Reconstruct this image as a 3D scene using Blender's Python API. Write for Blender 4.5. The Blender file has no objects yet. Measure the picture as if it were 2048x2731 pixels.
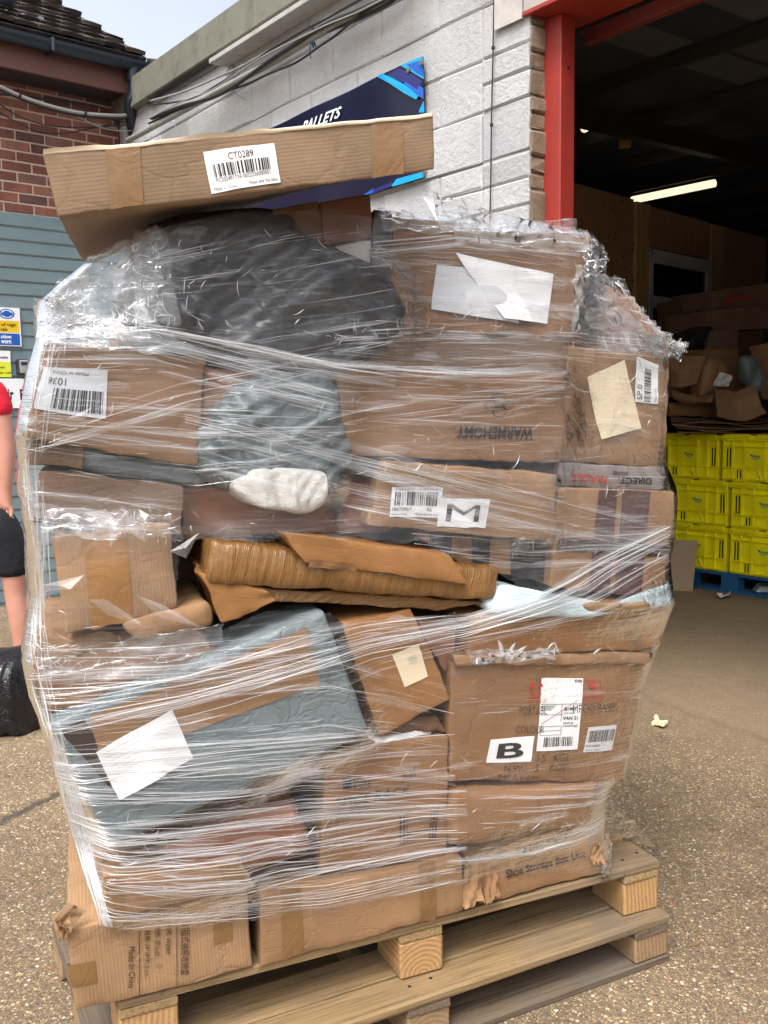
import bpy, bmesh, math, random
import numpy as np
from mathutils import Vector, Matrix, noise
from mathutils.bvhtree import BVHTree
random.seed(7); RNG = np.random.default_rng(7)
SC = bpy.context.scene
COL = SC.collection
R = math.radians
# ------------------------------------------------------------------ camera
HC = 1.5; FPX = 2550.0
p_, r_ = 0.116588, -0.01553
FW = np.array([0, math.cos(p_), -math.sin(p_)]); UP0 = np.array([0, math.sin(p_), math.cos(p_)]); RT0 = np.array([1., 0, 0])
RT = math.cos(r_)*RT0 + math.sin(r_)*UP0; UPV = -math.sin(r_)*RT0 + math.cos(r_)*UP0
cam_d = bpy.data.cameras.new('camera'); cam = bpy.data.objects.new('camera', cam_d); COL.objects.link(cam)
cam_d.sensor_fit = 'VERTICAL'; cam_d.sensor_height = 36.0; cam_d.lens = 36.0*FPX/2731.0; cam_d.clip_end = 500; cam_d.clip_start = 0.05
M3 = Matrix(((RT[0], UPV[0], -FW[0]), (RT[1], UPV[1], -FW[1]), (RT[2], UPV[2], -FW[2])))
cam.matrix_world = Matrix.Translation((0, 0, HC)) @ M3.to_4x4()
SC.camera = cam
# ------------------------------------------------------------------ sky, sun, exposure
W = bpy.data.worlds.new("World"); SC.world = W; W.use_nodes = True
wn = W.node_tree.nodes; wl = W.node_tree.links; wn.clear()
sky = wn.new('ShaderNodeTexSky'); sky.sky_type = 'NISHITA'; sky.sun_disc = False
SUN_EL, SUN_AZ = R(58), R(200)      # azimuth measured clockwise from +Y
sky.sun_elevation = SUN_EL; sky.sun_rotation = SUN_AZ; sky.air_density = 1.0; sky.dust_density = 6.0; sky.ozone_density = 1.0
hs = wn.new('ShaderNodeHueSaturation'); hs.inputs['Saturation'].default_value = 0.44
bg = wn.new('ShaderNodeBackground'); bg.inputs['Strength'].default_value = 0.15
wo = wn.new('ShaderNodeOutputWorld')
tcw = wn.new('ShaderNodeTexCoord'); nzw = wn.new('ShaderNodeTexNoise'); nzw.inputs['Scale'].default_value = 2.2; nzw.inputs['Detail'].default_value = 5; wl.new(tcw.outputs['Generated'], nzw.inputs['Vector'])
rw = wn.new('ShaderNodeMapRange'); rw.inputs['To Min'].default_value = .82; rw.inputs['To Max'].default_value = 1.28; rw.inputs['From Min'].default_value = .3; rw.inputs['From Max'].default_value = .7; wl.new(nzw.outputs['Fac'], rw.inputs[0]); wl.new(rw.outputs[0], hs.inputs['Value'])
wl.new(sky.outputs[0], hs.inputs['Color']); wl.new(hs.outputs[0], bg.inputs[0]); wl.new(bg.outputs[0], wo.inputs[0])
sd = bpy.data.lights.new('sun', 'SUN'); sd.energy = 0.9; sd.angle = R(20); sd.color = (1.0, 0.96, 0.9)
so = bpy.data.objects.new('sun', sd); COL.objects.link(so)
sv = Vector((math.sin(SUN_AZ)*math.cos(SUN_EL), math.cos(SUN_AZ)*math.cos(SUN_EL), math.sin(SUN_EL)))
so.rotation_euler = sv.to_track_quat('Z', 'Y').to_euler()
SC.view_settings.view_transform = 'Standard'; SC.view_settings.look = 'None'; SC.view_settings.gamma = 1
SC.view_settings.exposure = 1.0
SC.cycles.transparent_max_bounces = 24; SC.cycles.max_bounces = 8; SC.cycles.use_denoising = True
SC.cycles.sample_clamp_indirect = 6

# ------------------------------------------------------------------ geometry helpers
KX, KY = 2048/1659.0, 2731/2212.0
def D(x, y): return (x*KX, y*KY)
def ray(sx, sy): return FW + RT*((sx-1024)/FPX) - UPV*((sy-1365.5)/FPX)
CAM = np.array([0, 0, HC])
def on_z(sx, sy, z):
    d = ray(sx, sy); return CAM + d*((z-HC)/d[2])
def on_plane(sx, sy, p0, n):
    d = ray(sx, sy); t = np.dot(np.array(p0)-CAM, n)/np.dot(d, n); return CAM + d*t
def at_depth(sx, sy, Y):
    d = ray(sx, sy); return CAM + d*(Y/d[1])
ZV = np.array([0, 0, 1.])
class Frame:
    def __init__(s, p0, ang):
        s.p0 = np.array([p0[0], p0[1], 0.]); s.U = np.array([math.cos(R(ang)), math.sin(R(ang)), 0]); s.V = np.array([-math.sin(R(ang)), math.cos(R(ang)), 0])
    def w(s, u, v, z): return s.p0 + s.U*u + s.V*v + ZV*z
    def img(s, sx, sy, v=0):            # -> u, z on the plane at offset v
        q = on_plane(sx, sy, s.p0+s.V*v, s.V); return float(np.dot(q-s.p0, s.U)), float(q[2])
    def imgD(s, x, y, v=0): return s.img(x*KX, y*KY, v)
# vectorised value noise
def _h(ix, iy, iz, s):
    n = (ix*374761393 + iy*668265263 + iz*2147483647 + s*1274126177) & 0xffffffff
    n = ((n ^ (n >> 13))*1274126177) & 0xffffffff
    n = ((n ^ (n >> 16))*2246822519) & 0xffffffff
    return ((n >> 8) & 0xffff)/32767.5 - 1.0
def vn(P, s=0):
    P = np.asarray(P, float); f = np.floor(P).astype(np.int64); t = P-f; t = t*t*(3-2*t)
    x, y, z = f[..., 0], f[..., 1], f[..., 2]; a, b, c = t[..., 0], t[..., 1], t[..., 2]
    o = 0
    for dx in (0, 1):
        for dy in (0, 1):
            for dz in (0, 1):
                o = o + _h(x+dx, y+dy, z+dz, s)*(a if dx else 1-a)*(b if dy else 1-b)*(c if dz else 1-c)
    return o
def fbm(P, s=0, o=3):
    r = 0; a = 1; P = np.asarray(P, float)
    for i in range(o): r = r + a*vn(P*(2.03**i)+i*7.3, s+i); a *= .5
    return r
def ridged(P, s=0, o=2):
    r = 0; a = 1; P = np.asarray(P, float)
    for i in range(o): r = r + a*(1-2*np.abs(vn(P*(2.1**i)+i*5.1, s+i))); a *= .5
    return r

def folds(P, seed=0, n=7, f0=5., f1=22.):
    rg = np.random.default_rng(seed); P = np.asarray(P, float)+.06*vn(np.asarray(P)*5, seed)[..., None]; r = 0; tot = 0
    for k in range(n):
        d = rg.normal(size=3); d /= np.linalg.norm(d); f = f0*(f1/f0)**(k/(n-1)); a = 1/f**.9; x = P@d*f+rg.uniform(0, 9)+.5*vn(P*f*.35, seed+k)
        m = np.clip(vn(P*f*.3+k, seed+20+k)+.5, 0, 1); r = r+a*m*(2*np.abs(x-np.floor(x)-.5)*2-1); tot += a
    return r/tot*2.2
ROOT = {}
def base_of(o):
    while o.parent: o = o.parent
    return o
def mk(name, V, F, mat, parent=None, uv=None, smooth=False, loc=None, midx=None):
    """V in world coordinates; parent's root keeps the location."""
    V = np.asarray(V, float)
    if parent is not None: off = ROOT[base_of(parent).name]
    else:
        off = np.array(loc if loc is not None else [V[:, 0].mean(), V[:, 1].mean(), V[:, 2].min()], float)
    me = bpy.data.meshes.new(name)
    me.from_pydata((V-off).tolist(), [], [list(f) for f in F])
    mats = mat if isinstance(mat, (list, tuple)) else [mat]
    for m in mats: me.materials.append(m)
    if midx is not None: me.polygons.foreach_set('material_index', midx)
    if uv is not None:
        l = me.uv_layers.new(name='UVMap'); l.data.foreach_set('uv', np.asarray(uv, float).ravel())
    if smooth: me.polygons.foreach_set('use_smooth', [True]*len(me.polygons))
    me.update()
    o = bpy.data.objects.new(name, me); COL.objects.link(o)
    if parent is not None: o.parent = parent
    else: o.location = off; ROOT[o.name] = off
    return o
def tag(o, label, cat, group=None):
    o['label'] = label; o['category'] = cat
    if group: o['group'] = group
    return o
def thing(name, label, cat, loc, group=None):
    o = bpy.data.objects.new(name, None); COL.objects.link(o); o.location = loc; ROOT[o.name] = np.array(loc, float); o.empty_display_size = .1
    return tag(o, label, cat, group)
def kind(o, k): o['kind'] = k; return o
BOXF = [(0, 3, 2, 1), (4, 5, 6, 7), (0, 1, 5, 4), (1, 2, 6, 5), (2, 3, 7, 6), (3, 0, 4, 7)]
def boxv(o, a, b, c):          # o origin, a b c edge vectors
    o, a, b, c = map(np.array, (o, a, b, c))
    return [o, o+a, o+a+b, o+b, o+c, o+a+c, o+a+b+c, o+b+c]
class MB:
    def __init__(s): s.v = []; s.f = []
    def box(s, o, a, b, c):
        n = len(s.v); s.v += boxv(o, a, b, c); s.f += [tuple(i+n for i in f) for f in BOXF]; return s
    def rough(s, o, a, b, c, r=.006, j=.002, seed=None):   # box with chamfered edges and jitter
        o, a, b, c = map(lambda q: np.array(q, float), (o, a, b, c)); A = [np.linalg.norm(q) for q in (a, b, c)]
        n = len(s.v)
        ks = [(0, min(.3, r/max(L, 1e-6))) for L in A]
        e = [a, b, c]
        # 24 verts chamfer box
        idx = {}
        for ax in range(3):
            for i in (0, 1):
                for j2 in (0, 1):
                    for k in (0, 1):
                        co = [i, j2, k]
                        p = o.copy()
                        for q in range(3):
                            t = co[q]
                            if q != ax: t = ks[q][1] if t == 0 else 1-ks[q][1]
                            p = p+e[q]*t
                        p = p + RNG.normal(0, j*.5, 3)
                        idx[(ax, i, j2, k)] = len(s.v); s.v.append(p)
        def g(ax, i, j2, k): return idx[(ax, i, j2, k)]
        for ax in range(3):
            for sgn in (0, 1):
                q = []
                o1, o2 = [t for t in range(3) if t != ax]
                for (m, l) in ((0, 0), (1, 0), (1, 1), (0, 1)):
                    co = [0, 0, 0]; co[ax] = sgn; co[o1] = m; co[o2] = l; q.append(g(ax, *co))
                s.f.append(tuple(q))
        for ax in range(3):       # edges parallel to ax
            o1, o2 = [t for t in range(3) if t != ax]
            for m in (0, 1):
                for l in (0, 1):
                    c0 = [0, 0, 0]; c1 = [0, 0, 0]; c0[o1] = c1[o1] = m; c0[o2] = c1[o2] = l; c1[ax] = 1
                    s.f.append((g(o1, *c0), g(o1, *c1), g(o2, *c1), g(o2, *c0)))
        for i in (0, 1):
            for j2 in (0, 1):
                for k in (0, 1): s.f.append((g(0, i, j2, k), g(1, i, j2, k), g(2, i, j2, k)))
        return s
    def tube(s, pts, rad, n=8, cap=True):
        pts = [np.array(p, float) for p in pts]; m = len(pts); b = len(s.v)
        rads = rad if hasattr(rad, '__len__') else [rad]*m
        up = np.array([0.13, .21, .97])
        for i, p in enumerate(pts):
            t = pts[min(i+1, m-1)]-pts[max(i-1, 0)]; t /= (np.linalg.norm(t)+1e-9)
            x = np.cross(t, up); 
            if np.linalg.norm(x) < .2: x = np.cross(t, np.array([1., .1, 0]))
            x /= np.linalg.norm(x); y = np.cross(x, t)
            for k in range(n):
                a = 2*math.pi*k/n; s.v.append(p+(x*math.cos(a)+y*math.sin(a))*rads[i])
        for i in range(m-1):
            for k in range(n):
                s.f.append((b+i*n+k, b+i*n+(k+1) % n, b+(i+1)*n+(k+1) % n, b+(i+1)*n+k))
        if cap: s.f.append(tuple(b+k for k in range(n))[::-1]); s.f.append(tuple(b+(m-1)*n+k for k in range(n)))
        return s
    def poly(s, pts): n = len(s.v); s.v += [np.array(p, float) for p in pts]; s.f.append(tuple(range(n, n+len(pts)))); return s
    def build(s, name, mat, parent=None, smooth=False, loc=None): return mk(name, s.v, s.f, mat, parent, smooth=smooth, loc=loc)
def grid_faces(nx, ny, off=0):
    return [(off+j*nx+i, off+j*nx+i+1, off+(j+1)*nx+i+1, off+(j+1)*nx+i) for j in range(ny-1) for i in range(nx-1)]

# ------------------------------------------------------------------ materials
def srgb(r, g, b):
    f = lambda c: (c/255/12.92) if c/255 <= .04045 else ((c/255+.055)/1.055)**2.4
    return (f(r), f(g), f(b), 1)
class Mat:
    def __init__(s, name):
        s.m = bpy.data.materials.new(name); s.m.use_nodes = True; s.n = s.m.node_tree.nodes; s.l = s.m.node_tree.links
        s.b = s.n['Principled BSDF']; s.out = s.n['Material Output']
    def N(s, t, **k):
        n = s.n.new(t)
        for a, v in k.items():
            if a in n.inputs: n.inputs[a].default_value = v
            else: setattr(n, a, v)
        return n
    def L(s, a, b): s.l.new(a, b)
    def coord(s, which='Object', scale=(1, 1, 1)):
        t = s.N('ShaderNodeTexCoord'); m = s.N('ShaderNodeMapping'); m.inputs['Scale'].default_value = scale
        s.L(t.outputs[which], m.inputs[0]); return m.outputs[0]
    def noise(s, vec, scale, detail=4, rough=.6, dist=0):
        n = s.N('ShaderNodeTexNoise'); n.inputs['Scale'].default_value = scale; n.inputs['Detail'].default_value = detail
        n.inputs['Roughness'].default_value = rough; n.inputs['Distortion'].default_value = dist; s.L(vec, n.inputs['Vector']); return n.outputs['Fac']
    def ramp(s, fac, stops, interp='LINEAR'):
        r = s.N('ShaderNodeValToRGB'); r.color_ramp.interpolation = interp
        el = r.color_ramp.elements
        while len(el) < len(stops): el.new(.5)
        for e, (p, c) in zip(el, stops): e.position = p; e.color = c if len(c) == 4 else (*c, 1)
        s.L(fac, r.inputs[0]); return r.outputs[0]
    def mix(s, fac, a, b, mode='MIX'):
        n = s.N('ShaderNodeMix'); n.data_type = 'RGBA'; n.blend_type = mode
        for sock, v in ((n.inputs[0], fac), (n.inputs[6], a), (n.inputs[7], b)):
            if hasattr(v, 'is_linked'): s.L(v, sock)
            else: sock.default_value = v
        return n.outputs[2]
    def math(s, op, a, b=0.0):
        n = s.N('ShaderNodeMath'); n.operation = op
        for i, v in enumerate((a, b)):
            if hasattr(v, 'is_linked'): s.L(v, n.inputs[i])
            else: n.inputs[i].default_value = v
        return n.outputs[0]
    def bump(s, h, strength=.3, dist=.01, nrm=None):
        n = s.N('ShaderNodeBump'); n.inputs['Strength'].default_value = strength; n.inputs['Distance'].default_value = dist
        s.L(h, n.inputs['Height'])
        if nrm is not None: s.L(nrm, n.inputs['Normal'])
        return n.outputs[0]
def simple(name, col, rough=.6, var=.12, bump=.15, scale=30, metal=0, spec=.5, dirt=0):
    m = Mat(name); c = m.coord()
    f = m.noise(c, scale, 5); g = m.noise(c, scale*.13, 4)
    lo = tuple(x*(1-var) for x in col[:3])+(1,); hi = tuple(min(1, x*(1+var)) for x in col[:3])+(1,)
    cc = m.mix(f, lo, hi); cc = m.mix(m.ramp(g, [(.35, (0, 0, 0)), (.75, (1, 1, 1))]), cc, m.mix(1.0, cc, (1-var*1.5,)*3+(1,), 'MULTIPLY'))
    if dirt:
        d = m.ramp(m.noise(c, 9, 6, .7), [(.5, (0, 0, 0)), (.72, (dirt, dirt, dirt))]); cc = m.mix(d, cc, (.05, .042, .035, 1))
    m.L(cc, m.b.inputs['Base Color']); m.b.inputs['Roughness'].default_value = rough; m.b.inputs['Metallic'].default_value = metal
    m.b.inputs['Specular IOR Level'].default_value = spec
    if bump: m.L(m.bump(f, bump, .004), m.b.inputs['Normal'])
    return m.m
def cardboard(name, col, flute='v', rib=.25, wr=.5, seed=0, gloss=.75):
    m = Mat(name); uvc = m.N('ShaderNodeTexCoord').outputs['UV']
    mp = m.N('ShaderNodeMapping'); mp.inputs['Location'].default_value = (seed*1.7, seed*.9, seed); m.L(uvc, mp.inputs[0]); uv = mp.outputs[0]
    a = m.noise(uv, 5, 6, .65); b = m.noise(uv, 60, 5, .7)
    st = m.N('ShaderNodeMapping'); st.inputs['Scale'].default_value = (160, 3, 1) if flute == 'v' else (3, 160, 1); m.L(uv, st.inputs[0])
    s1 = m.noise(st.outputs[0], 1, 3)
    col = (col[0]*.585, col[1]*.60, col[2]*.655, 1); lo = tuple(x*.62 for x in col[:3])+(1,); hi = tuple(x*1.2 for x in col[:3])+(1,)
    cc = m.mix(m.ramp(a, [(.3, (0, 0, 0)), (.7, (1, 1, 1))]), lo, hi)
    cc = m.mix(.35, cc, m.mix(s1, lo, hi)); cc = m.mix(.18, cc, m.mix(b, lo, (*[min(1, x*1.5) for x in col[:3]], 1)))
    sc = m.ramp(m.noise(uv, 11, 8, .75, .6), [(.58, (0, 0, 0)), (.7, (.45, .45, .45))])
    cc = m.mix(sc, cc, (col[0]*.5, col[1]*.46, col[2]*.42, 1))
    m.L(cc, m.b.inputs['Base Color']); m.b.inputs['Roughness'].default_value = gloss; m.b.inputs['Specular IOR Level'].default_value = .25
    w = m.N('ShaderNodeTexWave'); w.wave_type = 'BANDS'; w.bands_direction = 'X' if flute == 'v' else 'Y'; w.inputs['Scale'].default_value = 42; w.inputs['Distortion'].default_value = .6; w.inputs['Detail'].default_value = 1; m.L(uv, w.inputs[0])
    n1 = m.bump(w.outputs['Fac'], rib*.35, .0012)
    vv = m.N('ShaderNodeTexVoronoi'); vv.feature = 'DISTANCE_TO_EDGE'; vv.inputs['Scale'].default_value = 5.5; m.L(m.mix(.08, uv, m.N('ShaderNodeTexNoise', Scale=7.0).outputs['Color']), vv.inputs['Vector']); ck = m.ramp(vv.outputs['Distance'], [(0, (0, 0, 0)), (.035, (1, 1, 1))])
    n2 = m.bump(m.noise(uv, 13, 5, .62), wr*.55, .009, m.bump(ck, wr*.35, .004, n1))
    m.L(n2, m.b.inputs['Normal']); return m.m
CB = [cardboard('cardboard_%s' % n, c, fl, rib, wr, i) for i, (n, c, fl, rib, wr) in enumerate([
    ('kraft', srgb(183, 141, 99), 'v', .2, .5), ('brown', srgb(168, 124, 84), 'h', .15, .6), ('tan', srgb(190, 150, 108), 'v', .9, .6),
    ('orange', srgb(186, 132, 78), 'v', .15, .35), ('dull', srgb(150, 118, 90), 'h', .3, .8), ('dark', srgb(130, 95, 66), 'h', .2, .7), ('red_brown', srgb(165, 112, 80), 'v', .2, .5)])]
KRAFT, BROWN, TAN, ORANGE, DULL, DARK, REDB = CB
def tape_mat(name, col, rough=.22, sc=12):
    m = Mat(name); c = m.coord('Object'); f = m.noise(c, 40, 4); g = m.noise(c, sc, 4, .6, 1.5)
    m.L(m.mix(f, tuple(x*.8 for x in col[:3])+(1,), tuple(x*1.15 for x in col[:3])+(1,)), m.b.inputs['Base Color'])
    m.b.inputs['Roughness'].default_value = rough; m.L(m.bump(g, .6, .006 if sc < 20 else .02), m.b.inputs['Normal']); return m.m
def taped_wrap(name, col):
    m = Mat(name); uv = m.N('ShaderNodeTexCoord').outputs['UV']; mp = m.N('ShaderNodeMapping'); mp.inputs['Scale'].default_value = (34, 3, 1); m.L(uv, mp.inputs[0])
    a = m.noise(mp.outputs[0], 1, 4, .6, .3); b = m.noise(uv, 9, 4, .6); mp2 = m.N('ShaderNodeMapping'); mp2.inputs['Scale'].default_value = (2, 24, 1); m.L(uv, mp2.inputs[0]); c = m.noise(mp2.outputs[0], 1, 2, .5)
    cc = m.mix(b, tuple(x*.6 for x in col[:3])+(1,), tuple(x*1.25 for x in col[:3])+(1,)); m.L(cc, m.b.inputs['Base Color']); m.b.inputs['Roughness'].default_value = .2; m.L(m.bump(a, 1.0, .012, m.bump(m.noise(uv, 22, 4, .6), .6, .008)), m.b.inputs['Normal']); return m.m
TAPE = taped_wrap('brown_tape', srgb(130, 94, 54)); TAPEL = tape_mat('tan_tape', srgb(122, 92, 58), .3); TAPED = tape_mat('dark_tape', srgb(62, 50, 48), .3)
MAROON = tape_mat('maroon_tape', srgb(84, 58, 54), .35); BLACKP = tape_mat('black_print', srgb(45, 42, 42), .5)
def bag_mat(name, col, rough=.35, sc=14):
    m = Mat(name); c = m.coord('Object'); a = m.noise(c, sc, 5, .6, 1.2); b = m.noise(c, sc*4, 4, .6, .8)
    m.L(m.mix(a, tuple(x*.75 for x in col[:3])+(1,), tuple(min(1, x*1.2) for x in col[:3])+(1,)), m.b.inputs['Base Color'])
    m.b.inputs['Roughness'].default_value = rough
    v = m.N('ShaderNodeTexVoronoi'); v.feature = 'DISTANCE_TO_EDGE'; v.inputs['Scale'].default_value = sc*1.6; w = m.N('ShaderNodeMix'); w.data_type = 'VECTOR'; w.inputs[0].default_value = .12; m.L(c, w.inputs[4]); nz = m.N('ShaderNodeTexNoise'); nz.inputs['Scale'].default_value = 9; m.L(nz.outputs['Color'], w.inputs[5]); m.L(w.outputs[1], v.inputs['Vector'])
    cr = m.ramp(v.outputs['Distance'], [(0, (0, 0, 0)), (.16, (1, 1, 1))])
    m.L(m.bump(b, .12, .003, m.bump(cr, .3, .006)), m.b.inputs['Normal']); return m.m
GREYBAG = bag_mat('grey_poly', srgb(108, 118, 121), .38); BLACKBAG = bag_mat('black_poly', srgb(36, 37, 40), .34, 6); BINBAG = bag_mat('bin_bag', srgb(26, 27, 31), .22, 20)
WHITEBAG = bag_mat('white_foam', srgb(204, 200, 192), .75, 22); BLUEBAG = bag_mat('pale_blue_poly', srgb(188, 206, 212), .35); BROWNPAPER = bag_mat('brown_paper', srgb(140, 108, 72), .5, 24)
PAPER = simple('label_paper', srgb(228, 228, 230), .45, .03, .05, 12); CREAM = simple('cream_paper', srgb(222, 206, 176), .6, .05, .1, 12); GREYPAPER = simple('worn_paper', srgb(200, 202, 206), .5, .08, .1, 20)
INK = simple('ink', srgb(28, 26, 30), .5, .1, 0); REDINK = simple('red_ink', srgb(176, 52, 44), .55, .1, 0); BROWNINK = simple('print_brown', srgb(70, 50, 36), .6, .15, 0)
def film_mat(name, haze=.10, refl=1.7, streak=.35, rough=.14, stretch=(6, 130), tint=(.86, .9, .95, 1)):
    m = Mat(name); m.n.remove(m.b)
    uvc = m.N('ShaderNodeTexCoord').outputs['UV']
    mp = m.N('ShaderNodeMapping'); mp.inputs['Scale'].default_value = (stretch[0], stretch[1], 1); m.L(uvc, mp.inputs[0])
    n1 = m.noise(mp.outputs[0], 1, 4, .65, .4); n2 = m.noise(uvc, 16, 5, .62, 1.6); 
    nb = m.bump(n2, .32, .014, m.bump(n1, .4, .005))
    gl = m.N('ShaderNodeBsdfGlossy'); gl.inputs['Roughness'].default_value = rough; gl.inputs['Color'].default_value = (1, 1, 1, 1); m.L(nb, gl.inputs['Normal'])
    tr = m.N('ShaderNodeBsdfTransparent'); tr.inputs['Color'].default_value = (.97, .975, .98, 1)
    df = m.N('ShaderNodeBsdfDiffuse'); df.inputs['Color'].default_value = tint; m.L(nb, df.inputs['Normal'])
    tl = m.N('ShaderNodeBsdfTranslucent'); tl.inputs['Color'].default_value = tint
    dm = m.N('ShaderNodeMixShader'); dm.inputs[0].default_value = .4; m.L(df.outputs[0], dm.inputs[1]); m.L(tl.outputs[0], dm.inputs[2])
    sm = m.ramp(n1, [(.52, (0, 0, 0)), (.78, (1, 1, 1))]); big = m.ramp(m.noise(uvc, 5, 5, .6, .6), [(.4, (0, 0, 0)), (.7, (1, 1, 1))])
    h = m.math('ADD', m.math('MULTIPLY', m.math('MULTIPLY', sm, big), streak), m.math('MULTIPLY', m.math('ADD', big, .5), haze))
    a = m.N('ShaderNodeMixShader'); m.L(h, a.inputs[0]); m.L(tr.outputs[0], a.inputs[1]); m.L(dm.outputs[0], a.inputs[2])
    fr = m.N('ShaderNodeFresnel'); fr.inputs['IOR'].default_value = refl; m.L(nb, fr.inputs['Normal'])
    b = m.N('ShaderNodeMixShader'); m.L(fr.outputs[0], b.inputs[0]); m.L(a.outputs[0], b.inputs[1]); m.L(gl.outputs[0], b.inputs[2])
    m.L(b.outputs[0], m.out.inputs[0]); return m.m
FILM = film_mat('stretch_film', .025, 1.24, .24, .11); FILMB = film_mat('bunched_film', .15, 1.27, .5, .14, (14, 40))
def fold_mat(name, op=.6, col=(.92, .94, .97, 1)):
    m = Mat(name); m.n.remove(m.b)
    tr = m.N('ShaderNodeBsdfTransparent'); df = m.N('ShaderNodeBsdfDiffuse'); df.inputs['Color'].default_value = col
    tl = m.N('ShaderNodeBsdfTranslucent'); tl.inputs['Color'].default_value = col
    gl = m.N('ShaderNodeBsdfGlossy'); gl.inputs['Roughness'].default_value = .18
    x = m.N('ShaderNodeMixShader'); x.inputs[0].default_value = .35; m.L(df.outputs[0], x.inputs[1]); m.L(tl.outputs[0], x.inputs[2])
    y = m.N('ShaderNodeMixShader'); y.inputs[0].default_value = .4; m.L(x.outputs[0], y.inputs[1]); m.L(gl.outputs[0], y.inputs[2])
    z = m.N('ShaderNodeMixShader'); z.inputs[0].default_value = op; m.L(tr.outputs[0], z.inputs[1]); m.L(y.outputs[0], z.inputs[2])
    m.L(z.outputs[0], m.out.inputs[0]); return m.m
FOLD = fold_mat('film_fold_bright', .6); FOLD2 = fold_mat('film_fold_thin', .2); FOLD3 = fold_mat('film_glare_band', .13)
def wood(name, col, ax=0, rough=.75, knots=True, grey=.25):
    m = Mat(name); sc = [48, 48, 48]; sc[ax] = 1.6
    c = m.coord('Object', tuple(sc)); c0 = m.coord('Object')
    f = m.noise(c, 2.2, 6, .65, .6); g = m.noise(c0, 3, 5, .6); w = m.noise(c, 7, 3, .5)
    col = tuple(x*.72 for x in col[:3]); cc = m.ramp(f, [(.3, tuple(x*.42 for x in col[:3])), (.5, col[:3]), (.72, tuple(min(1, x*1.35) for x in col[:3]))])
    cc = m.mix(m.ramp(g, [(.45, (0, 0, 0)), (.7, (grey*2, grey*2, grey*2))]), cc, (.13, .115, .1, 1))
    cc = m.mix(m.ramp(m.noise(c0, 14, 6, .7), [(.62, (0, 0, 0)), (.72, (.6, .6, .6))]), cc, (.05, .045, .04, 1))
    m.L(cc, m.b.inputs['Base Color']); m.b.inputs['Roughness'].default_value = rough; m.b.inputs['Specular IOR Level'].default_value = .2
    m.L(m.bump(w, .35, .004, m.bump(f, .3, .003)), m.b.inputs['Normal']); return m.m
def endgrain(name, col):
    m = Mat(name); c = m.coord('Object'); w = m.N('ShaderNodeTexWave'); w.wave_type = 'RINGS'; w.rings_direction = 'Y'; w.inputs['Scale'].default_value = 26; w.inputs['Distortion'].default_value = 2.5; w.inputs['Detail'].default_value = 3; w.inputs['Detail Scale'].default_value = .6
    m.L(c, w.inputs[0]); f = m.noise(c, 90, 4)
    cc = m.mix(w.outputs['Fac'], tuple(x*.62 for x in col[:3])+(1,), tuple(min(1, x*1.15) for x in col[:3])+(1,)); cc = m.mix(.3, cc, m.mix(f, (.1, .07, .04, 1), (.6, .45, .28, 1)))
    m.L(cc, m.b.inputs['Base Color']); m.b.inputs['Roughness'].default_value = .8; m.L(m.bump(f, .4, .003), m.b.inputs['Normal']); return m.m

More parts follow.
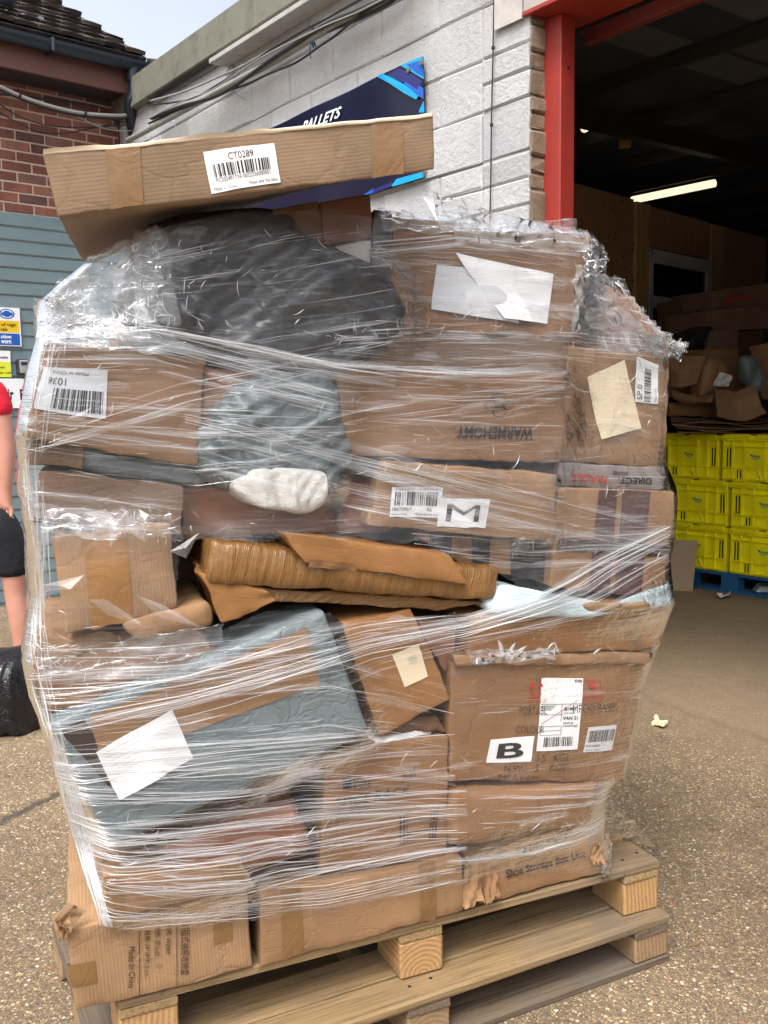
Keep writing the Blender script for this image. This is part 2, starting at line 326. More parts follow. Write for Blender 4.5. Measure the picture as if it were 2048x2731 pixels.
# ------------------------------------------------------------------ structure: ground
def ground_mat():
    m = Mat('aggregate_concrete'); c = m.coord('Object')
    v = m.N('ShaderNodeTexVoronoi'); v.inputs['Scale'].default_value = 84; v.inputs['Randomness'].default_value = 1; m.L(c, v.inputs[0])
    v2 = m.N('ShaderNodeTexVoronoi'); v2.inputs['Scale'].default_value = 210; m.L(c, v2.inputs[0])
    sep = m.N('ShaderNodeSeparateColor'); m.L(v.outputs['Color'], sep.inputs[0]); sep2 = m.N('ShaderNodeSeparateColor'); m.L(v2.outputs['Color'], sep2.inputs[0])
    stone = m.ramp(sep.outputs[0], [(0, srgb(112, 92, 70)), (.25, srgb(158, 132, 98)), (.5, srgb(190, 164, 126)), (.68, srgb(200, 182, 152)), (.82, srgb(84, 80, 78)), (.94, srgb(172, 116, 76)), (.97, srgb(212, 202, 184))], 'CONSTANT')
    stone2 = m.ramp(sep2.outputs[1], [(0, srgb(76, 64, 52)), (.35, srgb(128, 108, 82)), (.6, srgb(162, 140, 108)), (.85, srgb(202, 182, 148))], 'CONSTANT')
    mort = m.mix(m.noise(c, 40, 5), srgb(94, 80, 62), srgb(138, 120, 94))
    d1 = m.ramp(v.outputs['Distance'], [(.3, (1, 1, 1)), (.5, (0, 0, 0))]); d2 = m.ramp(v2.outputs['Distance'], [(.35, (1, 1, 1)), (.5, (0, 0, 0))])
    pick = m.ramp(sep.outputs[2], [(.45, (0, 0, 0)), (.5, (1, 1, 1))])
    base = m.mix(d2, mort, stone2); base = m.mix(m.math('MULTIPLY', d1, pick), base, stone)
    big = m.noise(c, 1.3, 6, .6); big2 = m.noise(c, 5, 6, .7)
    base = m.mix(m.ramp(big, [(.42, (0, 0, 0)), (.62, (.55, .55, .55))]), base, m.mix(1.0, base, (.62, .6, .58, 1), 'MULTIPLY'))
    base = m.mix(m.ramp(big2, [(.56, (0, 0, 0)), (.7, (.5, .5, .5))]), base, m.mix(1.0, base, (.5, .48, .47, 1), 'MULTIPLY'))
    # dark joint line wandering across the yard, and worn stains of its own shape
    sx = m.N('ShaderNodeSeparateXYZ'); m.L(c, sx.inputs[0])
    g0 = on_z(1690, 1850, 0); g1 = on_z(2048, 1975, 0); a = (g1-g0); a /= np.linalg.norm(a); nrm = (-a[1], a[0]); dd = nrm[0]*g0[0]+nrm[1]*g0[1]
    dist = m.math('ADD', m.math('MULTIPLY', sx.outputs[0], float(nrm[0])), m.math('MULTIPLY', sx.outputs[1], float(nrm[1])))
    dist = m.math('ADD', dist, -float(dd)); dist = m.math('ADD', dist, m.math('MULTIPLY', m.math('ADD', m.noise(c, 6, 6, .7), -.5), .22))
    ln = m.ramp(m.math('ABSOLUTE', dist), [(.006, (.75, .75, .75)), (.035, (0, 0, 0))]); base = m.mix(.25, base, m.mix(1.0, base, (.82, .88, .98, 1), 'MULTIPLY')); base = m.mix(ln, base, (.035, .03, .026, 1))
    g2, g3 = on_z(0, 2195, 0), on_z(180, 2105, 0); a2 = (g3-g2); a2 /= np.linalg.norm(a2); d2_ = m.math('ADD', m.math('MULTIPLY', sx.outputs[0], float(-a2[1])), m.math('MULTIPLY', sx.outputs[1], float(a2[0])))
    d2_ = m.math('ADD', d2_, float(a2[1]*g2[0]-a2[0]*g2[1])); d2_ = m.math('ADD', d2_, m.math('MULTIPLY', m.math('ADD', m.noise(c, 9, 6, .7), -.5), .12)); base = m.mix(m.ramp(m.math('ABSOLUTE', d2_), [(.008, (.8, .8, .8)), (.03, (0, 0, 0))]), base, (.03, .026, .022, 1))
    base = m.mix(m.ramp(m.noise(c, 2.3, 8, .75), [(.55, (0, 0, 0)), (.68, (.6, .6, .6))]), base, m.mix(1.0, base, (.42, .41, .40, 1), 'MULTIPLY'))
    # smooth inside floor: weathered concrete past the door line
    n = np.array([.801, .599]); q = np.array([.648, 4.28]); dq = float(n@q)
    ins = m.math('ADD', m.math('ADD', m.math('MULTIPLY', sx.outputs[0], .801), m.math('MULTIPLY', sx.outputs[1], .599)), -dq-.25)
    ins = m.math('ADD', ins, m.math('MULTIPLY', m.noise(c, 3, 5), .4)); im = m.ramp(ins, [(0.15, (0, 0, 0)), (.75, (1, 1, 1))])
    floor = m.mix(m.noise(c, 8, 8, .75), srgb(104, 88, 70), srgb(160, 140, 114)); 
    base = m.mix(m.math('MULTIPLY', im, .8), base, floor)
    m.L(base, m.b.inputs['Base Color']); m.b.inputs['Roughness'].default_value = .85
    h = m.math('ADD', m.math('MULTIPLY', d1, .5), m.math('MULTIPLY', m.noise(c, 220, 3), .6))
    m.L(m.bump(h, .6, .004, m.bump(big2, .3, .02)), m.b.inputs['Normal']); return m.m
GM = ground_mat()
o = mk('yard_ground', [(-60, -20, 0), (60, -20, 0), (60, 90, 0), (-60, 90, 0)], [(0, 1, 2, 3)], GM, loc=(0, 0, 0)); kind(o, 'structure')
# loose chips and grit lying on the concrete
mb_v, mb_f = [], []
cs = [srgb(170, 158, 138), srgb(140, 124, 102), srgb(96, 86, 74), srgb(160, 112, 80), srgb(192, 184, 170)]
CH = [simple('stone_chip_%d' % i, c, .8, .15, 0) for i, c in enumerate(cs)]
mid = []
n = 0
while n < 7000:
    x, y = RNG.uniform(-2.6, 3.4), RNG.uniform(1.2, 7)
    if RNG.random() > (2.2/y)**1.3: continue
    s = RNG.uniform(.0012, .0042)*(1 if RNG.random() < .93 else 1.8); a = RNG.uniform(0, 6.28); b = len(mb_v)
    for k in range(5): 
        t = a+k*1.2566; mb_v.append((x+math.cos(t)*s*RNG.uniform(.7, 1.2), y+math.sin(t)*s*RNG.uniform(.7, 1.2), 0.0003))
    mb_v.append((x, y, s*.8)); mi = int(RNG.integers(0, 5))
    for k in range(5): mb_f.append((b+k, b+(k+1) % 5, b+5)); mid.append(mi)
    n += 1
o = mk('gravel_chips', mb_v, mb_f, CH, loc=(0, 0, 0), midx=mid); kind(o, 'stuff'); o['label'] = 'small loose stone chips scattered over the worn yard concrete'; o['category'] = 'gravel'

# ------------------------------------------------------------------ white block wall with doorway
WQ = np.array([.648, 4.28, 0]); WA = np.array([-.599, .801, 0]); WA /= np.linalg.norm(WA); WNV = np.array([-WA[1], WA[0], 0]); WN = -WNV if np.dot(WNV, -WQ) < 0 else WNV   # outward normal
WI = -WN
def wall_img(sx, sy, out=0): q = on_plane(sx, sy, WQ+WN*out, WN); return float(np.dot(q-WQ, WA)), float(q[2])
def wp(a, z, out=0): return WQ+WA*a+ZV*z+WN*out
def painted_block(k=1.0):
    m = Mat('white_painted_block'); c = m.coord('Object'); f = m.noise(c, 38, 6, .7); g = m.noise(c, 2.2, 5, .6); p = m.noise(c, 120, 3)
    cc = m.mix(m.ramp(g, [(.35, (0, 0, 0)), (.7, (1, 1, 1))]), srgb(190, 192, 195), srgb(172, 175, 180))
    st = m.N('ShaderNodeMapping'); st.inputs['Scale'].default_value = (9, 9, .7); m.L(c, st.inputs[0])
    cc = m.mix(m.ramp(m.noise(st.outputs[0], 1, 5), [(.55, (0, 0, 0)), (.8, (.4, .4, .4))]), cc, srgb(172, 166, 152))
    cc = m.mix(m.ramp(f, [(.66, (0, 0, 0)), (.74, (.5, .5, .5))]), cc, srgb(120, 114, 106))
    cc = m.mix(1.0, cc, (k, k, k*.99, 1), 'MULTIPLY')
    m.L(cc, m.b.inputs['Base Color']); m.b.inputs['Roughness'].default_value = .7
    m.L(m.bump(p, .45, .004, m.bump(f, .8, .013)), m.b.inputs['Normal']); return m.m
PB = painted_block(); PBS = [PB]*3+[painted_block(.93), painted_block(.86)]; MORT = simple('painted_mortar', srgb(186, 187, 188), .8, .15, .4, 40, dirt=.4)
bare = simple('bare_block', srgb(138, 122, 102), .9, .25, 1.0, 45, dirt=.6)
wall = thing('block_wall', 'white painted concrete block wall beside the open doorway', 'wall', WQ)
ZD = wall_img(1411, 40)[1]                         # doorway head
ZF0 = wall_img(621, 125)[1]; ZF1 = wall_img(520, 103)[1]   # fascia bottom / top
mb = MB(); mb.box(wp(0.004, 0, -.018), WA*9.0, WI*.2, ZV*(ZF0)); 
mb.build('mortar_bed', MORT, wall)
z398 = wall_img(1411, 398)[1]
zs = [z398+.225*k for k in range(-12, 14)]
bi = 0
def block(a0, a1, z0, z1, proud=0):
    m = MB(); m.rough(wp(a0+.002, z0+.003, -.03+.0), WA*(a1-a0-.004), WN*(.022+proud), ZV*(z1-z0-.006), .009, .0045); return m.build('block', random.choice(PBS), wall)
for k, z0 in enumerate(zs[:-1]):
    z1 = z0+.225
    if z1 < .3: 
        pass
    if z0 < 0: z0 = 0
    if z0 > ZF0-.02 or z1 <= 0: continue
    z1 = min(z1, ZF0)
    a = 0 + (0.0 if k % 2 else .0)
    # two part-height courses beside the doorway edge up to the cable
    ac = .30
    zm = (z0+z1)/2
    if k % 2: block(0, ac, z0, zm, .003); block(0, ac, zm, z1, RNG.uniform(0, .006))
    else: block(0, ac, z0, z1, RNG.uniform(0, .005))
    a = ac; first = True
    while a < 8.4:
        L = .45
        if first: L = .30 if k % 2 else .52; first = False
        if 1 < k and RNG.random() < .12 and a < 1.2: block(a, a+L, z0, zm, .002); block(a, a+L, zm, z1, .005)
        else: block(a, a+L, z0, z1, RNG.uniform(-.001, .006))
        a += L
# rough reveal of the wall end (bare blocks and bricks)
zz = 0; 
while zz < ZD-.02:
    h = random.choice([.07, .07, .11, .21]); h = min(h, ZD-zz)
    m = MB(); w = RNG.uniform(.085, .105); m.rough(wp(0, zz+.006, -.004)+WI*0, WI*w, -WA*RNG.uniform(.004, .016), ZV*(h-.012), .008, .004); m.build('reveal_brick', bare, wall); zz += h
m = MB(); m.box(wp(-.001, 0, -.02), WI*.18, WA*.3, ZV*ZD); m.build('reveal_mortar', simple('reveal_mortar', srgb(112, 100, 86), .95, .3, 1, 60, dirt=.5), wall)
# wall above and right of the doorway
m = MB(); m.box(wp(0, ZD+.16, -.02)-WA*5.5, WA*5.5, WI*.2, ZV*(ZF0-ZD-.16)); m.build('lintel_wall', PB, wall)
m = MB(); m.box(wp(-5.5, 0, 0)-WA*3, WA*3, WI*.2, ZV*ZF0); m.build('far_pier', PB, wall)
# fascia and coping along the top
FAS = simple('fascia_grey', srgb(118, 118, 106), .7, .18, .3, 8, dirt=.5)
aJ = [-8.5]+[wall_img(x, 60)[0] for x in (900,)]+[2.2, 4.1, 6.2, 8.6]; aJ = sorted(aJ)
for i in range(len(aJ)-1):
    m = MB(); m.rough(wp(aJ[i]+.003, ZF0-.01, -.05), WA*(aJ[i+1]-aJ[i]-.006), WN*.11, ZV*(ZF1-ZF0+.01), .006, .001); m.build('fascia_board', FAS, wall)
# steel door frame
RED = simple('red_steel', srgb(156, 52, 44), .45, .12, .12, 14, dirt=.25); RED2 = simple('red_steel_dull', srgb(120, 44, 40), .6, .2, .2, 20, dirt=.4)
fr = thing('door_frame', 'red painted steel post and header framing the warehouse doorway', 'door frame', wp(-.05, 0, -.1))
pA = wp(0, 0, 0)+WI*.09
m = MB(); m.rough(pA, -WA*.1, WI*.09, ZV*ZD, .004, 0); m.build('post', RED, fr)
m = MB(); m.box(pA-WA*5.4, WA*.1, WI*.09, ZV*ZD); m.build('post', RED, fr)
m = MB(); m.rough(wp(.03, ZD, .012)-WA*5.5, WA*5.5, WI*.30, ZV*.02, .003, 0); m.build('header', RED, fr); m = MB(); m.rough(wp(.03, ZD+.0205, .004)-WA*5.5, WA*5.5, WI*.012, ZV*.18, .002, 0); m.build('lintel_plate', simple('pale_rusty_steel', srgb(186, 180, 172), .6, .2, .2, 9, dirt=.35), fr)
m = MB(); m.rough(wp(0, ZD-.05, -.34)-WA*5.5, WA*5.5, WI*.05, ZV*.06, .003, 0); m.build('shutter_rail', RED2, fr)
# screws on post
m = MB()
for zz in (1.2, 2.1, 2.9): 
    c = pA-WA*.1+WI*.045+ZV*zz; m.tube([c+WA*.002, c-WA*.004], .005, 8)
m.build('bolt', INK, fr)
# rusty plate left of the header
m = MB(); a0, z0 = wall_img(1366, 38); m.box(wp(.03, ZD-.005, .006), WA*.17, WN*.006, ZV*.4); m.build('end_plate', simple('rusty_plate', srgb(200, 196, 190), .7, .2, .3, 18, dirt=.4), fr)

# vertical thin cable on the wall, conduit, shelf, cables
CABL = simple('black_cable', srgb(38, 38, 40), .5, .1, 0); CABG = simple('grey_cable', srgb(150, 150, 148), .5, .15, 0); COND = simple('grey_conduit', srgb(150, 152, 146), .6, .2, .2, 20, dirt=.5)
m = MB(); pts = []
for (x, y) in [(1318, -60), (1317, 0), (1315, 130), (1312, 250), (1310, 360), (1309, 450), (1307, 560), (1306, 800)]:
    a, z = wall_img(x, y, .012); pts.append(wp(a, z, .012))
m.tube(pts, .0035, 6); o = m.build('wall_cable', CABL, None, True); tag(o, 'thin black cable clipped vertically down the white block wall', 'cable')
m = MB()
for (x, y) in [(1315, 127), (1311, 333)]:
    a, z = wall_img(x, y, .012); m.rough(wp(a-.008, z-.008, .006), WA*.016, WN*.012, ZV*.016, .003, 0)
m.build('cable_clip', CABL, o)
def wall_run(pts, rad, mat, name, label, cat, out=.05, jit=.0, n=8, group=None, clips=0):
    P = [];
    for (x, y) in pts:
        a, z = wall_img(x, y, out); P.append(wp(a, z, out))
    Q = catmull(P, 8)
    if jit: Q = [q+np.array([0, 0, jit*.45*float(vn([[i*.16, jit*999, 0]])[0])]) for i, q in enumerate(Q)]
    o = MB().tube(Q, rad, n).build(name, mat, None, True); tag(o, label, cat, group); return o
def catmull(P, k):
    P = [np.array(p, float) for p in P]; out = []
    for i in range(len(P)-1):
        p0 = P[max(i-1, 0)]; p1 = P[i]; p2 = P[i+1]; p3 = P[min(i+2, len(P)-1)]
        for j in range(k):
            t = j/k; out.append(.5*((2*p1)+(-p0+p2)*t+(2*p0-5*p1+4*p2-p3)*t*t+(-p0+3*p1-3*p2+p3)*t**3))
    out.append(P[-1]); return out
cond = wall_run([(340, 375), (400, 343), (480, 300), (631, 217), (740, 158), (834, 100), (905, 62), (1010, 8), (1120, -50)], .021, COND, 'conduit', 'thick grey mouldy conduit climbing along the top of the white wall', 'conduit', .10, n=12)
# shelf-like timber ledge
a0, z0 = wall_img(606, 180); a1, z1 = wall_img(906, 0); zl = (z0+z1)/2
m = MB(); m.rough(wp(-3, zl, 0), WA*(a0+3), WN*.13, ZV*.03, .003, 0); o = m.build('wall_ledge', simple('ledge_paint', srgb(176, 176, 172), .6, .15, .2, 14, dirt=.4), None); tag(o, 'narrow pale ledge running along the wall above the conduit', 'ledge')
base = [(400, 300), (520, 262), (640, 200), (770, 120), (880, 62), (1010, -10), (1080, -60)]
cl = [('pale cable lying highest along the conduit', CABG, .007, -24, .03), ('black cable looping just above the conduit', CABL, .006, -12, .04), ('black cable tight under the conduit', CABL, .009, 22, .05),
      ('second black cable hanging below the conduit', CABL, .007, 34, .06), ('thick black cable at the foot of the cable bundle', CABL, .012, 12, .05), ('thin pale cable weaving through the wall bundle', CABG, .0045, 2, .05)]
for i, (lb, mt, rd, dy, ji) in enumerate(cl):
    wall_run([(x+RNG.uniform(-5, 5), y+dy+18*math.sin(i*2.1+x*.01)*.5) for x, y in base], rd, mt, 'cable', lb, 'cable', .08+.012*i, ji, 6, 'cables bundled along the wall top')
for i, (lb, y0, rd) in enumerate([('upper black cable running under the grey fascia', 0, .008), ('lower black cable running under the grey fascia', 7, .007)]):
    wall_run([(395, 275+y0), (440, 243+y0), (540, 180+y0), (621, 131+y0), (715, 76+y0), (830, 6+y0), (900, -40+y0)], rd, CABL, 'cable', lb, 'cable', .03, .008, 6, 'cables under the fascia')
# blue string tied round bundle
m = MB(); BLUE = simple('blue_string', srgb(30, 80, 110), .6, .1, 0)
c = wp(*wall_img(834, 95, .07), .07)
pts = [c+np.array([.05*math.cos(t)*.4, .02, .055*math.sin(t)]) + WN*.03*math.cos(t) for t in np.linspace(0, 12, 40)]
m.tube(pts, .004, 5); m.tube([c, c-ZV*.08+WN*.02, c-ZV*.13+WN*.03-WA*.02], .0035, 5); m.tube([c, c-ZV*.07-WA*.03], .0035, 5); tag(m.build('string', BLUE, None, True), 'blue string knotted round the conduit and cables', 'string')
m = MB(); pts = catmull([wp(*wall_img(x, y, .08), .08) for x, y in [(645, 170), (632, 205), (624, 225), (622, 240), (632, 252), (648, 262), (657, 267)]], 6); m.tube(pts, .004, 5); tag(m.build('loose_wire', CABG, None, True), 'short loose wire curling down from the conduit', 'wire')

# ------------------------------------------------------------------ print helpers (sheets)
class Sheet:
    """maps (a,b) in 0..1 (b downwards) through four 3D-mapped corners"""
    def __init__(s, quad, f): s.q = [np.array(p, float) for p in quad]; s.f = f
    def pl(s, a, b):
        q = s.q; return (q[0]*(1-a)+q[1]*a)*(1-b)+(q[3]*(1-a)+q[2]*a)*b
    off = 0.0; vec = False
    def map(s, a, b, off): return s.mapN([(a, b)], off)[0]
    def mapN(s, ab, off):
        P = [s.pl(a, b) for a, b in ab]
        if s.vec: P = np.array(P); return list(s.f(P[:, 0], P[:, 1], off))
        o = off if hasattr(off, '__len__') else [off]*len(P)
        return [s.f(p[0], p[1], q) for p, q in zip(P, o)]
def sheet_mesh(sh, mat, name, parent, off=.0015, nx=8, ny=6, curl=0, loc=None, uv=True):
    AB = [(i/nx, j/ny) for j in range(ny+1) for i in range(nx+1)]
    V = sh.mapN(AB, np.array(off+curl*vn([[a*2.3+off*999, b*2.1, len(name)] for a, b in AB])**2)); sh.off = off+curl*.4
    F = grid_faces(nx+1, ny+1); UVs = []
    for f in F:
        for k in f: UVs.append(((k % (nx+1))/nx*.2, (k//(nx+1))/ny*.2))
    return mk(name, V, F, mat, parent, uv=UVs, smooth=True, loc=loc)
_fc = {}
def text_mesh(s, bold=False, shear=0):
    key = (s, bold, shear)
    if key in _fc: return _fc[key]
    c = bpy.data.curves.new('t', 'FONT'); c.body = s; c.size = 1; c.shear = shear; c.resolution_u = 3
    if bold: c.offset = .025
    ob = bpy.data.objects.new('t', c); COL.objects.link(ob)
    bpy.context.view_layer.update()
    dg = bpy.context.evaluated_depsgraph_get(); me = bpy.data.meshes.new_from_object(ob.evaluated_get(dg))
    V = np.array([v.co[:] for v in me.vertices]); F = [tuple(p.vertices) for p in me.polygons]
    bpy.data.objects.remove(ob); bpy.data.curves.remove(c); bpy.data.meshes.remove(me)
    _fc[key] = (V, F); return _fc[key]
def text(sh, s, box, mat, parent, off=.0012, bold=False, shear=0, name='printed_text'):
    V, F = text_mesh(s, bold, shear)
    if len(V) == 0: return
    x0, y0 = V[:, 0].min(), V[:, 1].min(); w, h = max(1e-6, V[:, 0].max()-x0), max(1e-6, V[:, 1].max()-y0)
    a0, b0, a1, b1 = box
    P = sh.mapN([(a0+(v[0]-x0)/w*(a1-a0), b1-(v[1]-y0)/h*(b1-b0)) for v in V], off+sh.off)
    return mk(name, P, F, mat, parent)
def rects(sh, rs, mat, parent, off=.0012, name='printed_mark'):
    off = off+sh.off; V, F, ab = [], [], []
    for (a0, b0, a1, b1) in rs:
        n = len(ab); ab += [(a0, b0), (a1, b0), (a1, b1), (a0, b1)]; F.append((n, n+1, n+2, n+3))
    return mk(name, sh.mapN(ab, off), F, mat, parent)
def barcode(sh, a0, b0, a1, b1, mat, parent, off=.0012, seed=1, n=38):
    rg = random.Random(seed); rs = []; x = 0; ws = []
    while x < 1:
        w = rg.choice([1, 1, 2, 3])/95; g = rg.choice([1, 1, 2, 3])/95
        if x+w < 1: rs.append((a0+(a1-a0)*x, b0, a0+(a1-a0)*(x+w), b1))
        x += w+g
    return rects(sh, rs, mat, parent, off, 'barcode')

# ------------------------------------------------------------------ banner
NAVY = simple('banner_navy', srgb(22, 26, 52), .25, .08, .15, 3); CYAN = simple('banner_cyan', srgb(20, 158, 222), .3, .05, 0); BLU = simple('banner_blue', srgb(34, 92, 190), .3, .05, 0); INDI = simple('banner_indigo', srgb(40, 44, 110), .3, .05, 0); BLK = simple('banner_black', srgb(14, 16, 24), .3, .05, 0); WHT = simple('white_print', srgb(235, 238, 240), .4, .02, 0)
aR, zT = wall_img(1128, 150, .02); _, zB = wall_img(1140, 472, .02); aL = aR+2.6
def bmap(a, b, off): # a: distance from right edge leftwards /2.6 ; b 0 top..1
    wv = .006*math.sin(a*23)+.005*math.sin(a*9+b*4)
    return wp(aL-(aL-aR)*a, zT+(zB-zT)*b, .02+off+wv)
bsh = Sheet([(0, 0), (1, 0), (1, 1), (0, 1)], bmap)
ban = sheet_mesh(bsh, NAVY, 'banner', None, .0, 60, 10); tag(ban, 'navy and cyan vinyl banner reading PALLETS fixed to the white wall', 'banner')
def bpoly(pts, mat, off, nm='printed_stripe'):
    # pts in photo pixels on the wall plane
    V = []
    for (x, y) in pts:
        a, z = wall_img(x, y, .02); V.append(bmap((aL-a)/(aL-aR), (z-zT)/(zB-zT), off))
    return mk(nm, V, [tuple(range(len(V)))], mat, ban)
s3 = lambda x, y: (1000+x/2.765, y/2.765)
bpoly([s3(205, 487), s3(357, 414), s3(362, 585), s3(300, 545)], CYAN, .009)
bpoly([s3(250, 480), s3(357, 445), s3(359, 560), s3(320, 540)], BLU, .0105)
bpoly([s3(100, 545), s3(205, 487), s3(300, 545), s3(362, 590), s3(362, 640), s3(330, 625), s3(230, 565)], BLK, .0095)
bpoly([s3(110, 560), s3(195, 505), s3(300, 560), s3(355, 600), s3(322, 662), s3(225, 615)], INDI, .011)
bpoly([s3(40, 570), s3(75, 548), s3(150, 575), s3(240, 632), s3(330, 700), s3(310, 735), s3(230, 690), s3(130, 620)], CYAN, .012)
bpoly([s3(228, 620), s3(240, 605), s3(318, 660), s3(335, 632), s3(362, 650), s3(362, 730), s3(330, 712)], BLU, .0125)
bpoly([s3(330, 815), s3(362, 745), s3(368, 830), s3(330, 830)], CYAN, .0125)
bpoly([s3(0, 1400), s3(140, 1345), s3(150, 1372), s3(0, 1425)], INDI, .011)
bpoly([s3(140, 1370), s3(175, 1322), s3(382, 1262), s3(382, 1305), s3(150, 1378)], CYAN, .012)
bpoly([s3(-100, 1450), s3(0, 1392), s3(0, 1424), s3(-60, 1440)], BLU, .0123)
# lettering PALLETS (photo: (828..908, 289..322) shows ALLETS)
tq = [(0, 0)]*4
def pimg(x, y):
    a, z = wall_img(x, y, .02); return ((aL-a)/(aL-aR), (z-zT)/(zB-zT))
tsh = Sheet([pimg(815, 326), pimg(916, 283), pimg(911, 313), pimg(810, 360)], bmap)
text(tsh, 'PALLETS', (0, 0, 1, 1), WHT, ban, .013, True, .2)
m = MB()
for (x, y) in [(340, 460), (365, 1275), (247, 518)]:
    a, z = wall_img(*s3(x, y), .035); c = wp(a, z, .036); m.tube([c-WN*.01, c+WN*.004], .012, 10)
m.build('eyelet', simple('eyelet', srgb(150, 150, 140), .3, .1, 0, metal=.8), ban)

# ------------------------------------------------------------------ warehouse interior
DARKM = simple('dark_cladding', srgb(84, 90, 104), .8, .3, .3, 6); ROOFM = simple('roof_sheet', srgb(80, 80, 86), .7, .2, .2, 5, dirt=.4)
wh = thing('warehouse', 'dark open warehouse interior behind the red door frame', 'building', wp(-3, 0, -6))
ZC = ZD+.95
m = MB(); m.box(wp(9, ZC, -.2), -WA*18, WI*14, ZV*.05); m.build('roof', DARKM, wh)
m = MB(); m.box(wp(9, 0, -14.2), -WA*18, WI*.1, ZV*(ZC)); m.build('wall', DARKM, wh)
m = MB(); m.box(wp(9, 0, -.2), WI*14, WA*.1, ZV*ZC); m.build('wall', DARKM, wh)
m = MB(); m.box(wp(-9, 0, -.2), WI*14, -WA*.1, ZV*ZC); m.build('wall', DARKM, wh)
for i in range(10):      # purlins crossing
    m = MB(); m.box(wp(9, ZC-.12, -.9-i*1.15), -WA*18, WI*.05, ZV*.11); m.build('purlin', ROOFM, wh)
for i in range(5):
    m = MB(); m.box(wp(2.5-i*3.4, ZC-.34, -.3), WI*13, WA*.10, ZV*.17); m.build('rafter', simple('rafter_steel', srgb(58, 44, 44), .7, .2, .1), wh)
PAN = simple('roof_panel', srgb(128, 130, 136), .7, .2, .1, 5)
for i in range(9):
    for j in range(14):
        if (i*3+j*5) % 4 == 0: continue
        m = MB(); m.box(wp(1.8-j*.42, ZC-.012, -1.0-i*1.15), -WA*.36, WI*1.0, ZV*.01); m.build('roof_panel', PAN, wh)
# tube light
EM = Mat('tube_glow'); EM.b.inputs['Emission Color'].default_value = (1, .78, .5, 1); EM.b.inputs['Emission Strength'].default_value = 0.72
lp0 = on_z(1690, 533, ZC-.55); lp1 = on_z(1903, 489, ZC-.55)
dl = lp1-lp0; L_ = np.linalg.norm(dl)
lt = thing('tube_light', 'lit fluorescent tube light hanging under the warehouse roof', 'light', lp0)
mid_ = (lp0+lp1)/2
MB().tube([lp0-dl*.02, lp0, lp1, lp1+dl*.012], .036, 12).build('tube', EM.m, lt, True)
m = MB(); m.box(lp0+ZV*.07+np.array([-.03, 0, 0]), dl, np.array([.06, 0, 0]), ZV*.04); m.build('batten', simple('batten', srgb(40, 40, 44), .5, .05, 0), lt)
c = at_depth(1556, 337, 9.5); lt2 = thing('lamp', 'small round lit lamp just inside the doorway', 'lamp', c)
sp = []; 
m = MB(); m.tube([c+np.array([0, 0, -.05]), c+np.array([.01, 0, -.02]), c+np.array([.03, 0, .03]), c+np.array([.02, 0, .06])], [.02, .05, .05, .015], 12); m.build('bulb', EM.m, lt2, True)
m = MB(); m.tube([c+ZV*.06, c+ZV*.5], .012, 6); m.build('stem', DARKM, lt2)
c = at_depth(1668, 378, 10); m = MB(); m.rough(c+np.array([-.06, 0, -.05]), np.array([.12, 0, .0]), np.array([0, .08, 0]), np.array([.01, 0, .11]), .01, .002); tag(m.build('floodlight', simple('brass_box', srgb(200, 168, 90), .5, .1, 0), None), 'small yellowish floodlight high in the dark roof space', 'light')

# timber partition with window
WF = Frame(at_depth(1540, 489, 8.0)[:2], 46.4)
def wf(x, y, v=0): return WF.img(x, y, v)
PLY = wood('plywood', srgb(186, 142, 104), 2, .75, True, .05); PLY2 = wood('pine_post', srgb(206, 168, 116), 2, .7, True, .0); PVC = simple('pvc_frame', srgb(200, 198, 198), .5, .1, 0)
part = thing('timber_partition', 'plywood partition wall with a white framed window inside the warehouse', 'partition', WF.w(1.5, 0, 0))
zt = wf(1540, 489)[1]
us = [-.6, wf(1690, 600)[0], wf(1726, 600)[0], wf(1893, 700)[0], wf(1928, 700)[0], wf(2042, 700)[0]]
z_w1 = wf(1800, 672)[1]; z_w0 = wf(1800, 870)[1]-1.0
m = MB(); m.rough(WF.w(us[0], 0, 0), WF.U*(us[1]-us[0]), WF.V*.02, ZV*zt, .004, 0); m.build('plywood_panel', PLY, part)
m = MB(); m.rough(WF.w(us[1], -.03, 0), WF.U*(us[2]-us[1]), WF.V*.05, ZV*(zt-.02), .004, 0); m.build('post', PLY2, part)
m = MB(); m.rough(WF.w(us[2], 0, z_w1), WF.U*(us[3]-us[2]), WF.V*.02, ZV*(zt-z_w1-.02), .004, 0); m.build('plywood_panel', PLY, part)
m = MB(); m.rough(WF.w(us[3], -.01, 0), WF.U*(us[4]-us[3]), WF.V*.03, ZV*(zt-.03), .004, 0); m.build('post', PLY2, part)
m = MB(); m.rough(WF.w(us[4], 0, 0), WF.U*(us[5]-us[4]), WF.V*.02, ZV*(zt-.02), .004, 0); m.build('plywood_panel', PLY, part)
m = MB(); m.rough(WF.w(us[5], .02, 0), WF.U*.8, WF.V*.02, ZV*(zt-.3), .004, 0); m.build('plywood_panel', DARKM, part)
m = MB(); m.rough(WF.w(us[2], 0, 0), WF.U*(us[3]-us[2]), WF.V*.02, ZV*.9, .004, 0); m.build('plywood_panel', PLY, part)
m = MB(); u0, u1 = us[2]+.01, us[3]-.01; zb = .9; wfz = z_w1-.02
zmid = wf(1800, 812)[1]
for (a, b, c, d) in [(u0, wfz-.12, u1, wfz), (u0, zb, u1, zb+.08), (u0, zb, u0+.07, wfz), (u1-.09, zb, u1, wfz), (u0, zmid-.05, u1, zmid+.05)]:
    m.rough(WF.w(a, -.03, b), WF.U*(c-a), WF.V*.06, ZV*(d-b), .004, 0)
win = m.build('window_frame', PVC, part)
gm = Mat('dark_glass'); gm.b.inputs['Base Color'].default_value = srgb(18, 24, 34); gm.b.inputs['Roughness'].default_value = .08
